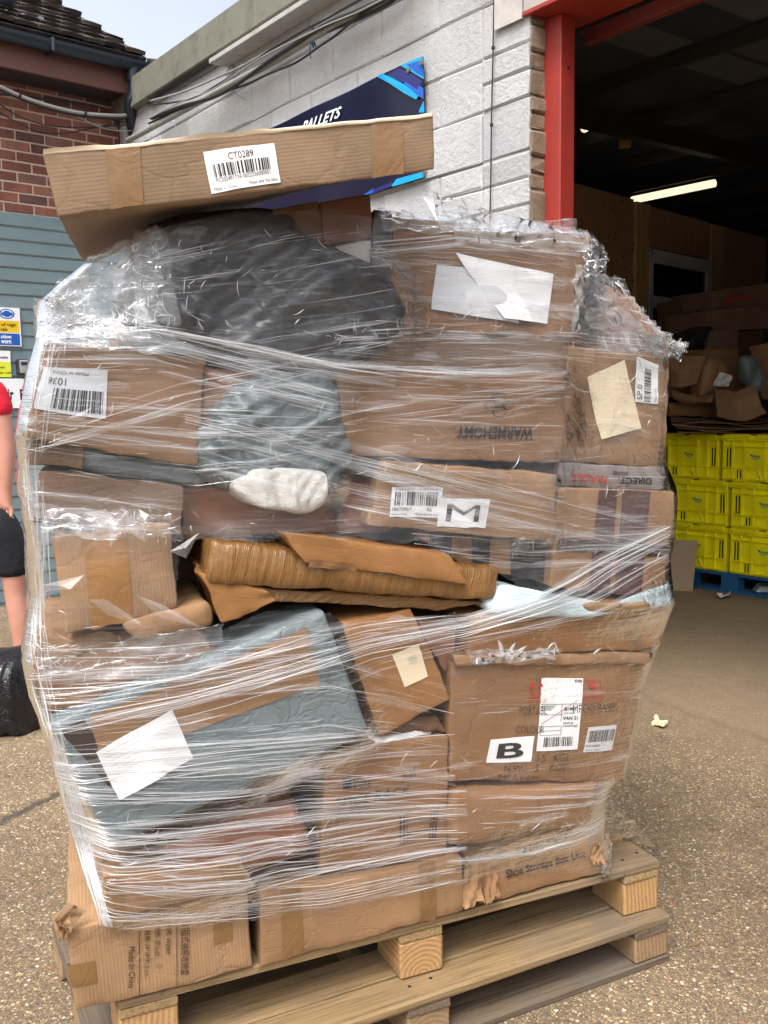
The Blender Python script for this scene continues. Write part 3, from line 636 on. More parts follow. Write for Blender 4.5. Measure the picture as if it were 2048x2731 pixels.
m = MB(); m.box(WF.w(u0, .0, zb), WF.U*(u1-u0), WF.V*.01, ZV*(wfz-zb)); m.build('pane', gm.m, win)
for k in range(14):
    u, z = wf(1640+RNG.uniform(-10, 60), 540+k*16); m = MB(); c = WF.w(u, -.004, z); m.tube([c, c-WF.V*.003], .011, 8); m.build('knot', simple('knot%d' % k, srgb(60, 40, 30), .8, .1, 0) if k == 0 else bpy.data.materials['knot0'], part)
# ------------------------------------------------------------------ crates on blue pallet
c0 = on_z(1846, 1566, 0); c1 = on_z(2046, 1597, 0); ca = math.degrees(math.atan2(c1[1]-c0[1], c1[0]-c0[0]))
CF = Frame(c0[:2], ca)
YEL = Mat('yellow_crate'); _c = YEL.coord(); YEL.L(YEL.mix(YEL.ramp(YEL.noise(_c, 5, 6, .7), [(.4, (0, 0, 0)), (.75, (.7, .7, .7))]), srgb(252, 242, 6), srgb(206, 200, 18)), YEL.b.inputs['Base Color']); YEL.b.inputs['Roughness'].default_value = .5; YEL = YEL.m
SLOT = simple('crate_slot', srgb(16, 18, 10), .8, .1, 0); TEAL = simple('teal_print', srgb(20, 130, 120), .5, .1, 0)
uA = CF.img(1773, 1500)[0]; uB = CF.img(1941, 1500)[0]; CW = uB-uA
zr = [CF.img(1940, y)[1] for y in (1157, 1276, 1397, 1528)]
HCR = (zr[0]-zr[3])/3; ZP = zr[3]
def crate(u, z, label, txt=True):
    t = thing('storage_crate', label, 'crate', CF.w(u+CW/2, .3, z), 'yellow crates stacked on the blue pallet')
    w, h, dp = CW-.012, HCR-.006, .75
    m = MB(); W_ = CF.w
    f = .018; m.box(W_(u+.012, f, z), CF.U*(w-.024), CF.V*(dp), ZV*(h-.03))     # inset body
    m.build('body', YEL, t)
    m = MB()
    m.rough(W_(u, -.004, z+h-.045), CF.U*w, CF.V*(dp+.03), ZV*.04, .004, 0); m.rough(W_(u+w*.04, -.012, z+h-.03), CF.U*w*.40, CF.V*.03, ZV*.035, .004, 0); m.rough(W_(u+w*.55, -.012, z+h-.03), CF.U*w*.40, CF.V*.03, ZV*.035, .004, 0)
    m.build('rim', YEL, t)
    def rib(a, b, c, d, nm='rib', mt=YEL, v=.0): mm = MB(); mm.rough(W_(u+w*a, v, z+h*b), CF.U*w*(c-a), CF.V*(.02-v+.001), ZV*h*(d-b), .002, 0); mm.build(nm, mt, t)
    for a in (.03, .17, .34, .64, .80, .95): rib(a, .02, a+.014, .88)
    for b in (.04, .27, .74): rib(.02, b, .98, b+.025)
    rib(.36, .30, .66, .72, 'label_plate', YEL, -.003)
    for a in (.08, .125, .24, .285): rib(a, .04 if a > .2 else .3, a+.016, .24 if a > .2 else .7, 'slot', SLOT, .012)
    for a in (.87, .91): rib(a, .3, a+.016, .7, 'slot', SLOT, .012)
    for (a, s_) in ((.36, 1), (.62, -1)):
        mm = MB(); p = W_(u+w*a, .004, z+h*.05); q = W_(u+w*(a+.06*s_), .004, z+h*.26); mm.tube([p, q], .006, 5); mm.build('brace', YEL, t)
    def cm(a, b, off): return W_(u+w*(.36+.3*a), -.003-off, z+h*(.72-.42*b))
    sh = Sheet([(0, 0), (1, 0), (1, 1), (0, 1)], cm)
    if txt:
        text(sh, 'Hermes', (.36, .3, .78, .5), TEAL, t, .001, True, .3)
        V = [sh.map(.26, .3, .001), sh.map(.36, .3, .001), sh.map(.4, .42, .001), sh.map(.34, .42, .001)]; mk('wing_mark', V, [(0, 1, 2, 3)], TEAL, t)
        rects(sh, [(.4, .54, .7, .57)], TEAL, t, .001)
names = [['bottom row', 'middle row', 'top row'], ['left', 'centre', 'right']]
for r in range(3):
    for cidx in range(3):
        sh_ = -.05 if r == 2 else 0
        lb = 'yellow plastic crate, %s of the stack, %s' % (names[0][r], ['nearest the loaded pallets', 'second from the loaded pallets', 'outermost at the right edge'][cidx])
        crate(uA+CW*(cidx)+sh_*CW*3, ZP+HCR*r, lb, True)
# back row of crates behind (gives depth)
BLUEW = simple('blue_pallet_paint', srgb(24, 92, 140), .7, .15, .3, 12, dirt=.3)
bp = thing('blue_pallet', 'blue painted wooden pallet under the yellow crates', 'pallet', CF.w(.5, .3, 0))
u0 = CF.img(1815, 1540)[0]; LN = CW*3+.1
m = MB(); m.rough(CF.w(u0, 0, ZP-.024), CF.U*LN, CF.V*.12, ZV*.022, .003, .001); m.build('deck_board', BLUEW, bp)
for k in range(1, 5): m = MB(); m.rough(CF.w(u0, k*.17, ZP-.024), CF.U*LN, CF.V*.12, ZV*.022, .003, .001); m.build('deck_board', BLUEW, bp)
m = MB(); m.rough(CF.w(u0, 0, 0), CF.U*LN, CF.V*.12, ZV*.022, .003, .001); m.build('bottom_board', BLUEW, bp)
for x in (1945, 1830, 2140):
    u = CF.img(x, 1550)[0]
    for v in (0, .4):
        m = MB(); m.rough(CF.w(u-.07, v, .022), CF.U*.14, CF.V*.1, ZV*(ZP-.046), .004, .001); m.build('block', BLUEW, bp)
# leaning board beside crates
BRD = simple('grey_board', srgb(168, 146, 118), .8, .05, .1, 6)
p = [on_z(1772, 1574, 0), on_z(1847, 1576, 0)]
p = [on_z(1700, 1571, 0), on_z(1847, 1577, 0)]
zt_ = 1.5-(1498-1105)/2550*p[1][1]
dd_ = np.array([.05, .06, 0]); m = MB(); m.box(p[0], p[1]-p[0], np.array([-.004, .012, 0]), ZV*zt_+dd_); tag(m.build('leaning_board', BRD, None), 'plain beige board leaning against the crate stack', 'board')

# ------------------------------------------------------------------ generic deformable carton
def lerp(a, b, t): return a*(1-t)+b*t
class Carton:
    def __init__(s, name, label, quad, dv, depth, mat, frame, r=.0045, crum=.006, bulge=.0, seed=1, cat='box', sag=0, world=None, tilt=0, lift=0, back=1.0, cell=.017, coordsD=True):
        s.lift = 0; s.skew = .11 if frame is globals().get('FR') else 0; s.fr = frame; s.seed = seed; s.crum = crum; s.bulge = bulge; s.dv = dv
        if world is None:
            s.uz = [np.array(frame.imgD(x, y, dv) if coordsD else frame.img(x, y, dv)) for x, y in quad]   # TL TR BR BL
        else: s.uz = [np.array(q) for q in world]
        q = s.uz; s.L = max(np.linalg.norm(q[1]-q[0]), np.linalg.norm(q[2]-q[3])); s.H = max(np.linalg.norm(q[0]-q[3]), np.linalg.norm(q[1]-q[2])); s.Dp = depth
        s.lift = lift; s.r = min(r, s.H*.3, s.L*.3, depth*.3); s.tilt = tilt; s.back = back
        def ax(L):
            c = [0, s.r*.35, s.r]; n = max(2, int((L-2*s.r)/cell)); c += list(np.linspace(s.r, L-s.r, n+1)[1:]); c += [L-s.r*.35, L]; return np.array(sorted(set(c)))
        A = [ax(s.L), ax(s.H), ax(depth) if depth < .5 else np.array(sorted(set([0, s.r*.35, s.r]+list(np.linspace(s.r, depth-s.r, 8))+[depth])))]
        ver = {}; V = []; F = []; UV = []
        def vid(i, j, k):
            if (i, j, k) not in ver: ver[(i, j, k)] = len(V); V.append((A[0][i], A[1][j], A[2][k]))
            return ver[(i, j, k)]
        nx, ny, nz = len(A[0]), len(A[1]), len(A[2])
        def face(cs, uvf):
            F.append([vid(*c) for c in cs]); UV.extend([uvf(*c) for c in cs])
        for j in range(ny-1):
            for i in range(nx-1):
                face([(i, j, 0), (i+1, j, 0), (i+1, j+1, 0), (i, j+1, 0)], lambda i, j, k: (A[0][i], A[1][j]))
                face([(i, j, nz-1), (i, j+1, nz-1), (i+1, j+1, nz-1), (i+1, j, nz-1)], lambda i, j, k: (A[0][i], A[1][j]))
        for k in range(nz-1):
            for i in range(nx-1):
                face([(i, 0, k), (i, 0, k+1), (i+1, 0, k+1), (i+1, 0, k)], lambda i, j, k: (A[0][i], A[2][k]+2))
                face([(i, ny-1, k), (i+1, ny-1, k), (i+1, ny-1, k+1), (i, ny-1, k+1)], lambda i, j, k: (A[0][i], A[2][k]+4))
            for j in range(ny-1):
                face([(0, j, k), (0, j+1, k), (0, j+1, k+1), (0, j, k+1)], lambda i, j, k: (A[2][k]+3, A[1][j]))
                face([(nx-1, j, k), (nx-1, j, k+1), (nx-1, j+1, k+1), (nx-1, j+1, k)], lambda i, j, k: (A[2][k]+5, A[1][j]))
        P = s.warp(np.array(V), True)
        b = s.fr.w((q[2][0]+q[3][0])/2, dv, min(q[2][1], q[3][1]))
        s.o = mk(name, P, F, mat, None, uv=UV, smooth=True, loc=b); tag(s.o, label, cat)
    def warp(s, P, rnd=False):
        P = np.asarray(P, float); dims = np.array([s.L, s.H, s.Dp])
        if rnd:
            c = np.clip(P, s.r, dims-s.r); d = P-c; n = np.linalg.norm(d, axis=1, keepdims=True); P = np.where(n > 1e-9, c+d/np.maximum(n, 1e-9)*s.r, P)
        S = P[:, 0]/s.L; T = P[:, 1]/s.H; Wd = P[:, 2]
        q = s.uz; a = S[:, None]; t = T[:, None]
        uz = (q[3]*(1-a)+q[2]*a)*(1-t)+(q[0]*(1-a)+q[1]*a)*t
        cen = sum(q)/4; k = (1+(s.back-1)*Wd/max(s.Dp, 1e-6))[:, None]; uz = cen+(uz-cen)*k
        base = s.fr.p0+s.fr.U*uz[:, :1]+ZV*uz[:, 1:]+s.fr.V*(s.dv+Wd+s.tilt*(T-.5)*s.H)[:, None]+s.fr.U*(s.skew*Wd)[:, None]+ZV*(s.lift*S*Wd/s.Dp)[:, None]
        X = base+s.seed*3.17
        e = np.minimum(np.minimum(S, 1-S)*s.L, np.minimum(T, 1-T)*s.H); ed = np.exp(-np.clip(e, 0, 1)/.03)
        amp = s.crum
        dn = fbm(X*6, s.seed, 2)*amp*.5 + folds(X, s.seed, 6, 4, 16)*amp*.7*(.4+ed)+ridged(X*34, s.seed+2, 2)*amp*.4*ed
        bl = -s.bulge*16*np.clip(S*(1-S)*T*(1-T), 0, 1)*np.exp(-Wd/.08)
        du = (vn(X*14, s.seed+3)*.6+vn(X*37, s.seed+1)*.5)*amp*(.2+ed)*.8; dz = (vn(X*13+4, s.seed+5)*.6+vn(X*41, s.seed+8)*.5)*amp*.8*(.2+ed)
        return base+s.fr.V*(dn+bl)[:, None]+s.fr.U*du[:, None]+ZV*dz[:, None]
    def inv(s, u, z):
        q = s.uz; P = np.stack([u, z], -1); a = np.full((len(P), 1), .5); t = a.copy()
        for _ in range(8):
            f = (q[3]*(1-a)+q[2]*a)*(1-t)+(q[0]*(1-a)+q[1]*a)*t-P
            da = (q[2]-q[3])*(1-t)+(q[1]-q[0])*t; dt = -(q[3]*(1-a)+q[2]*a)+(q[0]*(1-a)+q[1]*a)
            det = da[:, 0]*dt[:, 1]-da[:, 1]*dt[:, 0]
            a = a-((f[:, 0]*dt[:, 1]-f[:, 1]*dt[:, 0])/det)[:, None]; t = t-((da[:, 0]*f[:, 1]-da[:, 1]*f[:, 0])/det)[:, None]
        return a[:, 0], t[:, 0]
    def sheet(s, quad):
        pts = [s.fr.imgD(x, y, s.dv) for x, y in quad]
        def f(u, z, off):
            a, t = s.inv(u, z); return s.warp(np.stack([a*s.L, t*s.H, a*0], -1))-s.fr.V*np.broadcast_to(off, a.shape)[:, None]
        S_ = Sheet(pts, f); S_.vec = True; return S_
    def label(s, quad, mat=None, name='label', off=.0025, nx=16, ny=12, curl=0):
        sh = s.sheet(quad); return sh, sheet_mesh(sh, mat or PAPER, name, s.o, off, nx, ny, curl)
    def txt(s, quad, st, mat=None, bold=False, shear=0, off=.0042): 
        return text(s.sheet(quad), st, (0, 0, 1, 1), mat or INK, s.o, off, bold, shear)
    def tape(s, quad, mat=None, name='tape', off=.0018, nx=14, ny=4): sh = s.sheet(quad); return sheet_mesh(sh, mat or TAPEL, name, s.o, off, nx, ny)

class Blob:
    """soft package: outline on the front plane, puffed both ways"""
    def __init__(s, name, label, outline, dv, front, back, mat, frame, crum=.012, seed=1, cat='bag', rings=44, sub=15, freq=11, flat=5):
        pts = [np.array(frame.imgD(x, y, dv)) for x, y in outline]; n = len(pts)
        O = []
        for i in range(n):
            p0, p1, p2, p3 = pts[i-1], pts[i], pts[(i+1) % n], pts[(i+2) % n]
            for j in range(sub):
                t = j/sub; O.append(.5*((2*p1)+(-p0+p2)*t+(2*p0-5*p1+4*p2-p3)*t*t+(-p0+3*p1-3*p2+p3)*t**3))
        O = np.array(O); c = O.mean(0); m = len(O); V = []; F = []
        for sgn, th in ((-1, front), (1, back)):
            base = len(V)
            for k in range(rings+1):
                rr = 1-(k/rings)**1.6 if k < rings else 0.0
                hgt = th*(1-rr**flat)**(1/2.)
                for i in range(m): p = c+(O[i]-c)*rr; V.append([p[0], dv+sgn*hgt, p[1]])
            for k in range(rings):
                for i in range(m):
                    a = base+k*m+i; b = base+k*m+(i+1) % m; cc = base+(k+1)*m+(i+1) % m; d = base+(k+1)*m+i
                    F.append((a, b, cc, d) if sgn > 0 else (a, d, cc, b))
        V = np.array(V); P = frame.p0+frame.U*V[:, :1]+ZV*V[:, 2:]+frame.V*V[:, 1:2]
        X = P+seed*2.3
        dn = (folds(X, seed, 8, freq*.5, freq*3.2)*1.5+fbm(X*freq*.4, seed+2, 2)*.6)*crum
        P = P-frame.V*(dn*np.sign(dv+1e-6-V[:, 1]+.0))[:, None]
        P += frame.U*(vn(X*9, seed+4)*crum*.7)[:, None]+ZV*(vn(X*9, seed+6)*crum*.7)[:, None]
        me = mk(name, P, F, mat, None, smooth=True)
        bm = bmesh.new(); bm.from_mesh(me.data); bmesh.ops.remove_doubles(bm, verts=bm.verts, dist=1e-5); bm.to_mesh(me.data); bm.free()
        me.data.polygons.foreach_set('use_smooth', [True]*len(me.data.polygons)); tag(me, label, cat); s.o = me

# ------------------------------------------------------------------ things stacked inside the doorway, above the crates
def icarton(label, q, Y, ang, depth, mat, **k):
    fr = Frame(at_depth(*q[3], Y)[:2], ang); return Carton('cardboard_box', label, q, 0, depth, mat, fr, coordsD=False, **k)
icarton('long flat brown carton on top of the indoor pile with a red arc print', [(1905, 775), (2120, 745), (2120, 815), (1900, 825)], 8.0, 25, .5, DULL, crum=.004, seed=61)
bx = icarton('wide brown carton under the red arc carton indoors', [(1888, 828), (2130, 805), (2130, 872), (1882, 885)], 7.9, 25, .5, DULL, crum=.004, seed=62)
fr_ = Frame(at_depth(1950, 815, 7.95)[:2], 25)
pts = [fr_.img(x, y, -.06) for x, y in [(1948, 813), (1955, 803), (1967, 796), (1985, 790), (2003, 787), (2010, 793), (2005, 803)]]
m = MB(); m.tube(catmull([fr_.w(u, -.004, z) for u, z in pts], 5), [.016]*13+[.012]*12+[.007]*12, 6, True); ob = m.build('red_arc_mark', REDINK, None); ob.name = 'red_arc_mark'; tag(ob, 'red arc logo mark on the long flat carton', 'marking')
icarton('tall narrow dark carton beside the indoor window', [(1822, 800), (1890, 800), (1885, 880), (1820, 885)], 8.3, 30, .3, DARK, crum=.004, seed=63)
icarton('small square carton with a cream tag indoors', [(1895, 882), (1970, 878), (1968, 935), (1888, 935)], 7.8, 20, .35, DULL, crum=.005, seed=64)
b = icarton('wide open brown carton on top of the crates', [(1780, 935), (1970, 930), (1975, 1040), (1790, 1060)], 7.6, 20, .4, KRAFT, crum=.008, seed=65)
def flap(label, pts, Y, mat, bend=.1, nm='cardboard_flap', seed=1, cat='cardboard', name='loose_cardboard'):
    P = [at_depth(x, y, Y+dz) for (x, y, dz) in pts]; nx, ny = 14, 8; V = []
    n = np.cross(P[1]-P[0], P[3]-P[0]); n /= np.linalg.norm(n)
    for j in range(ny+1):
        for i in range(nx+1):
            a, b = i/nx, j/ny; p = (P[0]*(1-a)+P[1]*a)*(1-b)+(P[3]*(1-a)+P[2]*a)*b
            d = bend*math.sin(a*math.pi)+.02*float(vn([[a*3, b*3, seed]])[0]); V.append(p+n*d)
    k = len(V); V2 = [v+n*.006 for v in V]; F = grid_faces(nx+1, ny+1); F += [tuple(reversed([q+k for q in f])) for f in F[:]]
    ring = [i for i in range(nx+1)]+[(j+1)*(nx+1)-1 for j in range(1, ny+1)]+[ny*(nx+1)+i for i in range(nx-1, -1, -1)]+[j*(nx+1) for j in range(ny-1, 0, -1)]
    for i in range(len(ring)): a, b = ring[i], ring[(i+1) % len(ring)]; F.append((b, a, a+k, b+k))
    V = V+V2; uv = []
    for f in F:
        for q in f: q %= k; uv.append(((q % (nx+1))/nx*.4, (q//(nx+1))/ny*.3))
    o = mk(name, V, F, mat, None, uv=uv, smooth=False); tag(o, label, cat); return o
flap('brown carton flap hanging open to the left on the crate pile', [(1782, 945, 0), (1885, 948, 0), (1858, 1022, -.1), (1790, 1028, -.12)], 7.35, KRAFT, .03, seed=2)
flap('arched brown flap hanging over the front of the crate pile', [(1905, 1035, 0), (2010, 1022, 0), (2042, 1105, -.15), (1912, 1112, -.15)], 7.2, KRAFT, .07, seed=3)
flap('large brown carton panel standing at the right of the pile', [(2000, 925, 0), (2100, 905, 0), (2110, 1060, 0), (2035, 1065, 0)], 7.4, BROWN, .05, seed=4)
flap('low brown flap folded under the open carton', [(1790, 1035, 0), (1905, 1045, 0), (1900, 1070, -.1), (1795, 1068, -.1)], 7.3, BROWN, .03, seed=5)
icarton('low taped carton lying left in the crate pile', [(1785, 1075), (1905, 1072), (1902, 1108), (1790, 1110)], 7.3, 22, .4, BROWN, crum=.01, seed=66)
for i in range(6):
    y = 1113+i*7; flap('flat cardboard sheet %s in the layers on the crates' % ['highest', 'second highest', 'third down', 'fourth down', 'second lowest', 'lowest'][i], [(1790+i*3, y-3, 0.3), (2110, y, .5), (2115, y+5+i % 2*3, -.12), (1788+i*4, y+5, -.05)], 7.25, [DARK, DULL, BROWN][i % 3], .01, seed=10+i)
flap('small white paper label on the torn parcel indoors', [(1918, 992, 0), (1955, 1002, 0), (1942, 1030, 0), (1900, 1030, 0)], 7.25, GREYPAPER, .005, seed=8, cat='label', name='paper_label')
fr_ = Frame(at_depth(1985, 980, 7.4)[:2], 20)
def Sd(L): return [(x/KX, y/KY) for x, y in L]
Blob('plastic_bag', 'grey clear plastic bag stuffed between cartons on the crates', Sd([(1975, 960), (2000, 950), (2025, 985), (2035, 1040), (2010, 1045), (1985, 1015)]), 0, .05, .1, GREYBAG, fr_, .02, 5, rings=10, sub=5)
Blob('plastic_bag', 'brown taped parcel in clear plastic on the crates', Sd([(1880, 965), (1905, 950), (1935, 980), (1925, 1030), (1870, 1055), (1862, 1040)]), -.05, .05, .15, BROWNPAPER, Frame(at_depth(1900, 1010, 7.4)[:2], 20), .015, 6, rings=10, sub=5)
Blob('black_sack', 'dark black sack in the shadow behind the indoor cartons', Sd([(1830, 890), (1890, 870), (1900, 925), (1870, 935), (1800, 938)]), 0, .1, .2, BLACKBAG, Frame(at_depth(1850, 900, 7.9)[:2], 20), .02, 7, rings=10, sub=5)
# litter
flap('crumpled white wrapper on the warehouse floor by the blue pallet', [(1914, 1577, .1), (1948, 1582, .1), (1946, 1586, -.05), (1912, 1584, -.05)], 6.95, PAPER, .02, seed=9, cat='litter', name='wrapper')
g = on_z(2030, 1580, 0); m = MB(); m.rough(g+np.array([-.08, -.1, .0]), np.array([.2, 0, .02]), np.array([.03, .15, .01]), np.array([.02, 0, .05]), .02, .012); tag(m.build('paper_scrap', GREYPAPER, None), 'crumpled grey paper scrap lying on the blue pallet boards', 'litter')
g = on_z(1752, 1935, 0); m = MB(); FOAM = simple('foam_crumb', srgb(226, 210, 170), .8, .1, .2)
for k in range(6):
    a = RNG.uniform(0, 6.28); m.rough(g+np.array([RNG.uniform(-.02, .02), RNG.uniform(-.025, .025), .002]), np.array([math.cos(a)*.045, math.sin(a)*.045, .01]), np.array([-math.sin(a)*.02, math.cos(a)*.02, 0]), np.array([0, 0.004, .018]), .005, .003)
tag(m.build('foam_piece', FOAM, None), 'broken pale foam piece lying on the concrete right of the pallets', 'litter')
LEAFM = simple('dead_leaf', srgb(120, 92, 60), .8, .2, 0)
for i, (x, y, lb) in enumerate([(1770, 2150, 'brown twig lying on the concrete nearest the box corner'), (1905, 2210, 'second dead leaf on the concrete further right'), (1850, 2520, 'long dry straw on the concrete by the pallet corner'), (2025, 2150, 'dead leaf near the right edge of the yard')]):
    g = on_z(x, y, .003); a = RNG.uniform(-.5, .5); d = np.array([math.cos(a), math.sin(a), 0])*.03; e = np.array([-math.sin(a), math.cos(a), 0])*.006
    m = MB(); m.poly([g-d, g+e*.8+ZV*.004, g+d+ZV*.002, g-e]); tag(m.build('dead_leaf', LEAFM, None), lb, 'leaf', 'dead leaves on the yard')
exec_after = []
# ------------------------------------------------------------------ brick house with cladding (left)
HP = np.array([-2.7, 7.3]); HF = Frame(HP, 42); HN = -HF.V
house = thing('brick_house', 'red brick house end with grey blue cladding and dark tiled roof', 'house', HF.w(-.5, .2, 0))
def himg(sx, sy, out=0): return HF.img(sx, sy, -out)
def hw(u, z, out=0): return HF.w(u, -out, z)
uR = himg(316, 400)[0]; zS = himg(100, 575)[1]; zW = himg(150, 192)[1]
BR = [simple('brick_%d' % i, srgb(*c), .9, .3, .6, 45, dirt=.35) for i, c in enumerate([(134, 84, 72), (120, 74, 64), (150, 100, 82), (98, 66, 62), (128, 92, 82)])]
MO = simple('brick_mortar', srgb(186, 166, 148), .95, .15, .4, 60)
m = MB(); m.box(hw(-3, 0, -.35), HF.U*(uR+3), HF.V*-.35, ZV*(zW+.1)); m.build('wall', MO, house)
z = zS+.004; row = 0
while z < zW:
    u = -1.2-(.1125 if row % 2 else 0)
    while u < uR:
        u1 = min(u+.215, uR)
        if u1-u > .03: m = MB(); m.rough(hw(u, z, -.012), HF.U*(u1-u), HN*(.0155+RNG.uniform(-.0015, .002)), ZV*.063, .004, .0015); m.build('brick', BR[int(RNG.choice(5, p=[.35, .25, .2, .1, .1]))], house)
        u += .225
    z += .075; row += 1
# return side of house towards the gap
m = MB(); m.box(hw(uR, zS, -.012), HF.U*.02, HF.V*3, ZV*(zW+.1-zS)); m.build('side_wall', BR[1], house)
CLAD = simple('grey_cladding', srgb(104, 124, 130), .55, .12, .15, 12, dirt=.12)
z = zS-.1; 
while z > -.1:
    z0 = max(z, 0.0); h = z+.1-z0
    if h > .01:
        m = MB(); n = 0
        a, b = -1.4, himg(330, 600)[0]
        V = [hw(a, z0+.006, .014), hw(b, z0+.006, .014), hw(b, z0+h-.012, .006), hw(a, z0+h-.012, .006), hw(a, z0+h, .0), hw(b, z0+h, .0), hw(a, z0+.006, -.012), hw(b, z0+.006, -.012)]
        mk('cladding_plank', V, [(0, 1, 2, 3), (3, 2, 5, 4), (6, 7, 1, 0), (1, 7, 5, 2), (6, 0, 3, 4)], CLAD, house)
    z -= .1
# eaves
FASR = simple('brown_fascia', srgb(104, 66, 56), .6, .15, .15, 8, dirt=.25); SOF = simple('dark_soffit', srgb(52, 42, 52), .7, .15, .1); GUT = simple('black_gutter', srgb(28, 36, 48), .35, .12, .05)
EO = .32
ug0 = -1.6; ug1 = himg(398, 160, EO+.1)[0]; zg = (himg(398, 170, EO+.1)[1]+himg(60, 105, EO+.1)[1])/2
m = MB(); m.rough(hw(ug0, zg-.20, EO-.03), HF.U*(ug1-ug0-.12), HN*.03, ZV*.22, .003, 0); m.build('fascia', FASR, house)
m = MB(); m.box(hw(ug0, zg-.19, -.1), HF.U*(ug1-ug0-.13), HN*(EO+.08), ZV*.015); m.build('soffit', SOF, house)
# half-round gutter
V = []; F = []; n = 10; 
for i, u in enumerate(np.linspace(ug0, ug1, 8)):
    for k in range(n+1):
        t = math.pi*k/n; V.append(hw(u, zg+.02-math.sin(t)*.075, EO+.065-math.cos(t)*.065))
    for k in range(n+1):
        t = math.pi*(n-k)/n; V.append(hw(u, zg+.02-math.sin(t)*.068, EO+.065-math.cos(t)*.058))
k2 = 2*(n+1)
for i in range(7):
    for k in range(k2): F.append((i*k2+k, i*k2+(k+1) % k2, (i+1)*k2+(k+1) % k2, (i+1)*k2+k))
F += [tuple(range(k2)), tuple(range(7*k2, 8*k2))]
gut = mk('gutter', V, F, GUT, house, smooth=False)
for u in (himg(116, 90, EO)[0], ug0+.5):
    m = MB(); m.rough(hw(u, zg-.065, EO-.005), HF.U*.03, HN*.14, ZV*.1, .01, 0); m.build('gutter_bracket', GUT, gut)
# downpipe
up = himg(328, 300, .05)[0]; ut = himg(355, 190, EO+.06)[0]
pts = catmull([hw(ut, zg-.04, EO+.06), hw(ut, zg-.2, EO+.05), hw(ut-.01, zg-.3, EO), hw(up+.05, zg-.52, .13), hw(up, zg-.62, .08), hw(up, zg-.8, .07), hw(up, 1.5, .07), hw(up, 0.05, .07)], 5)
dp = MB().tube(pts, .045, 14).build('downpipe', GUT, house, True)
m = MB(); m.tube([hw(up, zg-.70, .07), hw(up, zg-.58, .075)], .054, 14); m.build('pipe_collar', GUT, dp); m = MB(); m.tube([hw(ut, zg-.12, EO+.055), hw(ut, zg-.02, EO+.06)], .054, 14); m.build('pipe_collar', GUT, dp)
# roof tiles
phi = R(29.5); US = HF.V*math.cos(phi)+ZV*math.sin(phi); RN = -HF.V*math.sin(phi)+ZV*math.cos(phi)
TL = [simple('roof_tile_%d' % i, srgb(*c), 1.0, .45, 1.0, 22, dirt=.7, spec=.1) for i, c in enumerate([(66, 58, 56), (78, 68, 64), (52, 47, 47), (92, 82, 74)])]
R0 = hw(ug1-.03, zg+.06, EO+.08); rd = lambda u, s, n=0: R0-HF.U*u+US*s+RN*n
m = MB(); m.box(rd(3.4, .05, -.05), HF.U*3.38, US*3.2, RN*.02); m.build('roof_felt', SOF, house)
m = MB(); m.rough(rd(.0, -.04, -.09), -HF.U*.05, US*3.2, RN*.105, .005, .003); m.build('verge', TL[2], house)
m = MB(); m.rough(rd(3.4, -.02, -.02), HF.U*3.36, US*.02, RN*.03, .003, .001); m.build('eave_strip', TL[2], house)
for r in range(12):
    s = r*.20
    for c in range(20):
        u = c*.165+(.08 if r % 2 else 0)
        m = MB(); lift = RNG.uniform(0, .012); w = .158
        o0 = rd(u+w+RNG.uniform(-.004, .004), s+RNG.uniform(-.01, .01), .02)
        nn = len(m.v); seg = 3; hh = .026+lift*.7
        for j, (ss, nz) in enumerate([(0, hh), (.26, .0)]):
            for k in range(seg+1):
                a = k/seg; cv = .006*math.sin(a*math.pi)
                m.v.append(o0+HF.U*(w*a)+US*ss+RN*(nz+cv)); m.v.append(o0+HF.U*(w*a)+US*ss+RN*(nz+cv-.03))
        q = 2*(seg+1)
        for k in range(seg): m.f += [(nn+2*k, nn+2*k+2, nn+q+2*k+2, nn+q+2*k), (nn+2*k, nn+2*k+1, nn+2*k+3, nn+2*k+2), (nn+2*k+1, nn+q+2*k+1, nn+q+2*k+3, nn+2*k+3)]
        m.f += [(nn, nn+q, nn+q+1, nn+1), (nn+2*seg, nn+2*seg+1, nn+q+2*seg+1, nn+q+2*seg)]
        m.build('roof_tile', TL[int(RNG.integers(0, 4))], house)
# far strip of roof seen past the gutter end
m = MB()
for k in range(4): m.rough(at_depth(392+k*9, 172+k*4, 9.3), np.array([.12, .05, 0]), np.array([0, .15, .05]), np.array([0, -.02, .05]), .01, .004)
tag(m.build('roof_edge', TL[3], None), 'mossy tile edge peeping above the wall behind the gutter end', 'roof')
# lead flashing and soil pipe top-left
m = MB(); p = hw(himg(0, 60, EO+.2)[0]-.3, 0, 0); 
LEAD = simple('lead_flashing', srgb(122, 132, 140), .5, .2, .6, 16)
V = []; 
for j in range(9):
    for i in range(15):
        x = -10+i*9+ j*2.5; y = 22+j*5.4+i*1.9+4*math.sin(i*1.3+j); V.append(at_depth(x, y, 7.25+.12*float(vn([[i*.5, j*.5, 3]])[0])))
mk('lead_flashing', V, grid_faces(15, 9), LEAD, house, smooth=True)
m = MB(); m.tube([at_depth(8, 24, 7.35), at_depth(6, -60, 7.4)], .07, 14); m.build('soil_pipe', GUT, house, True)
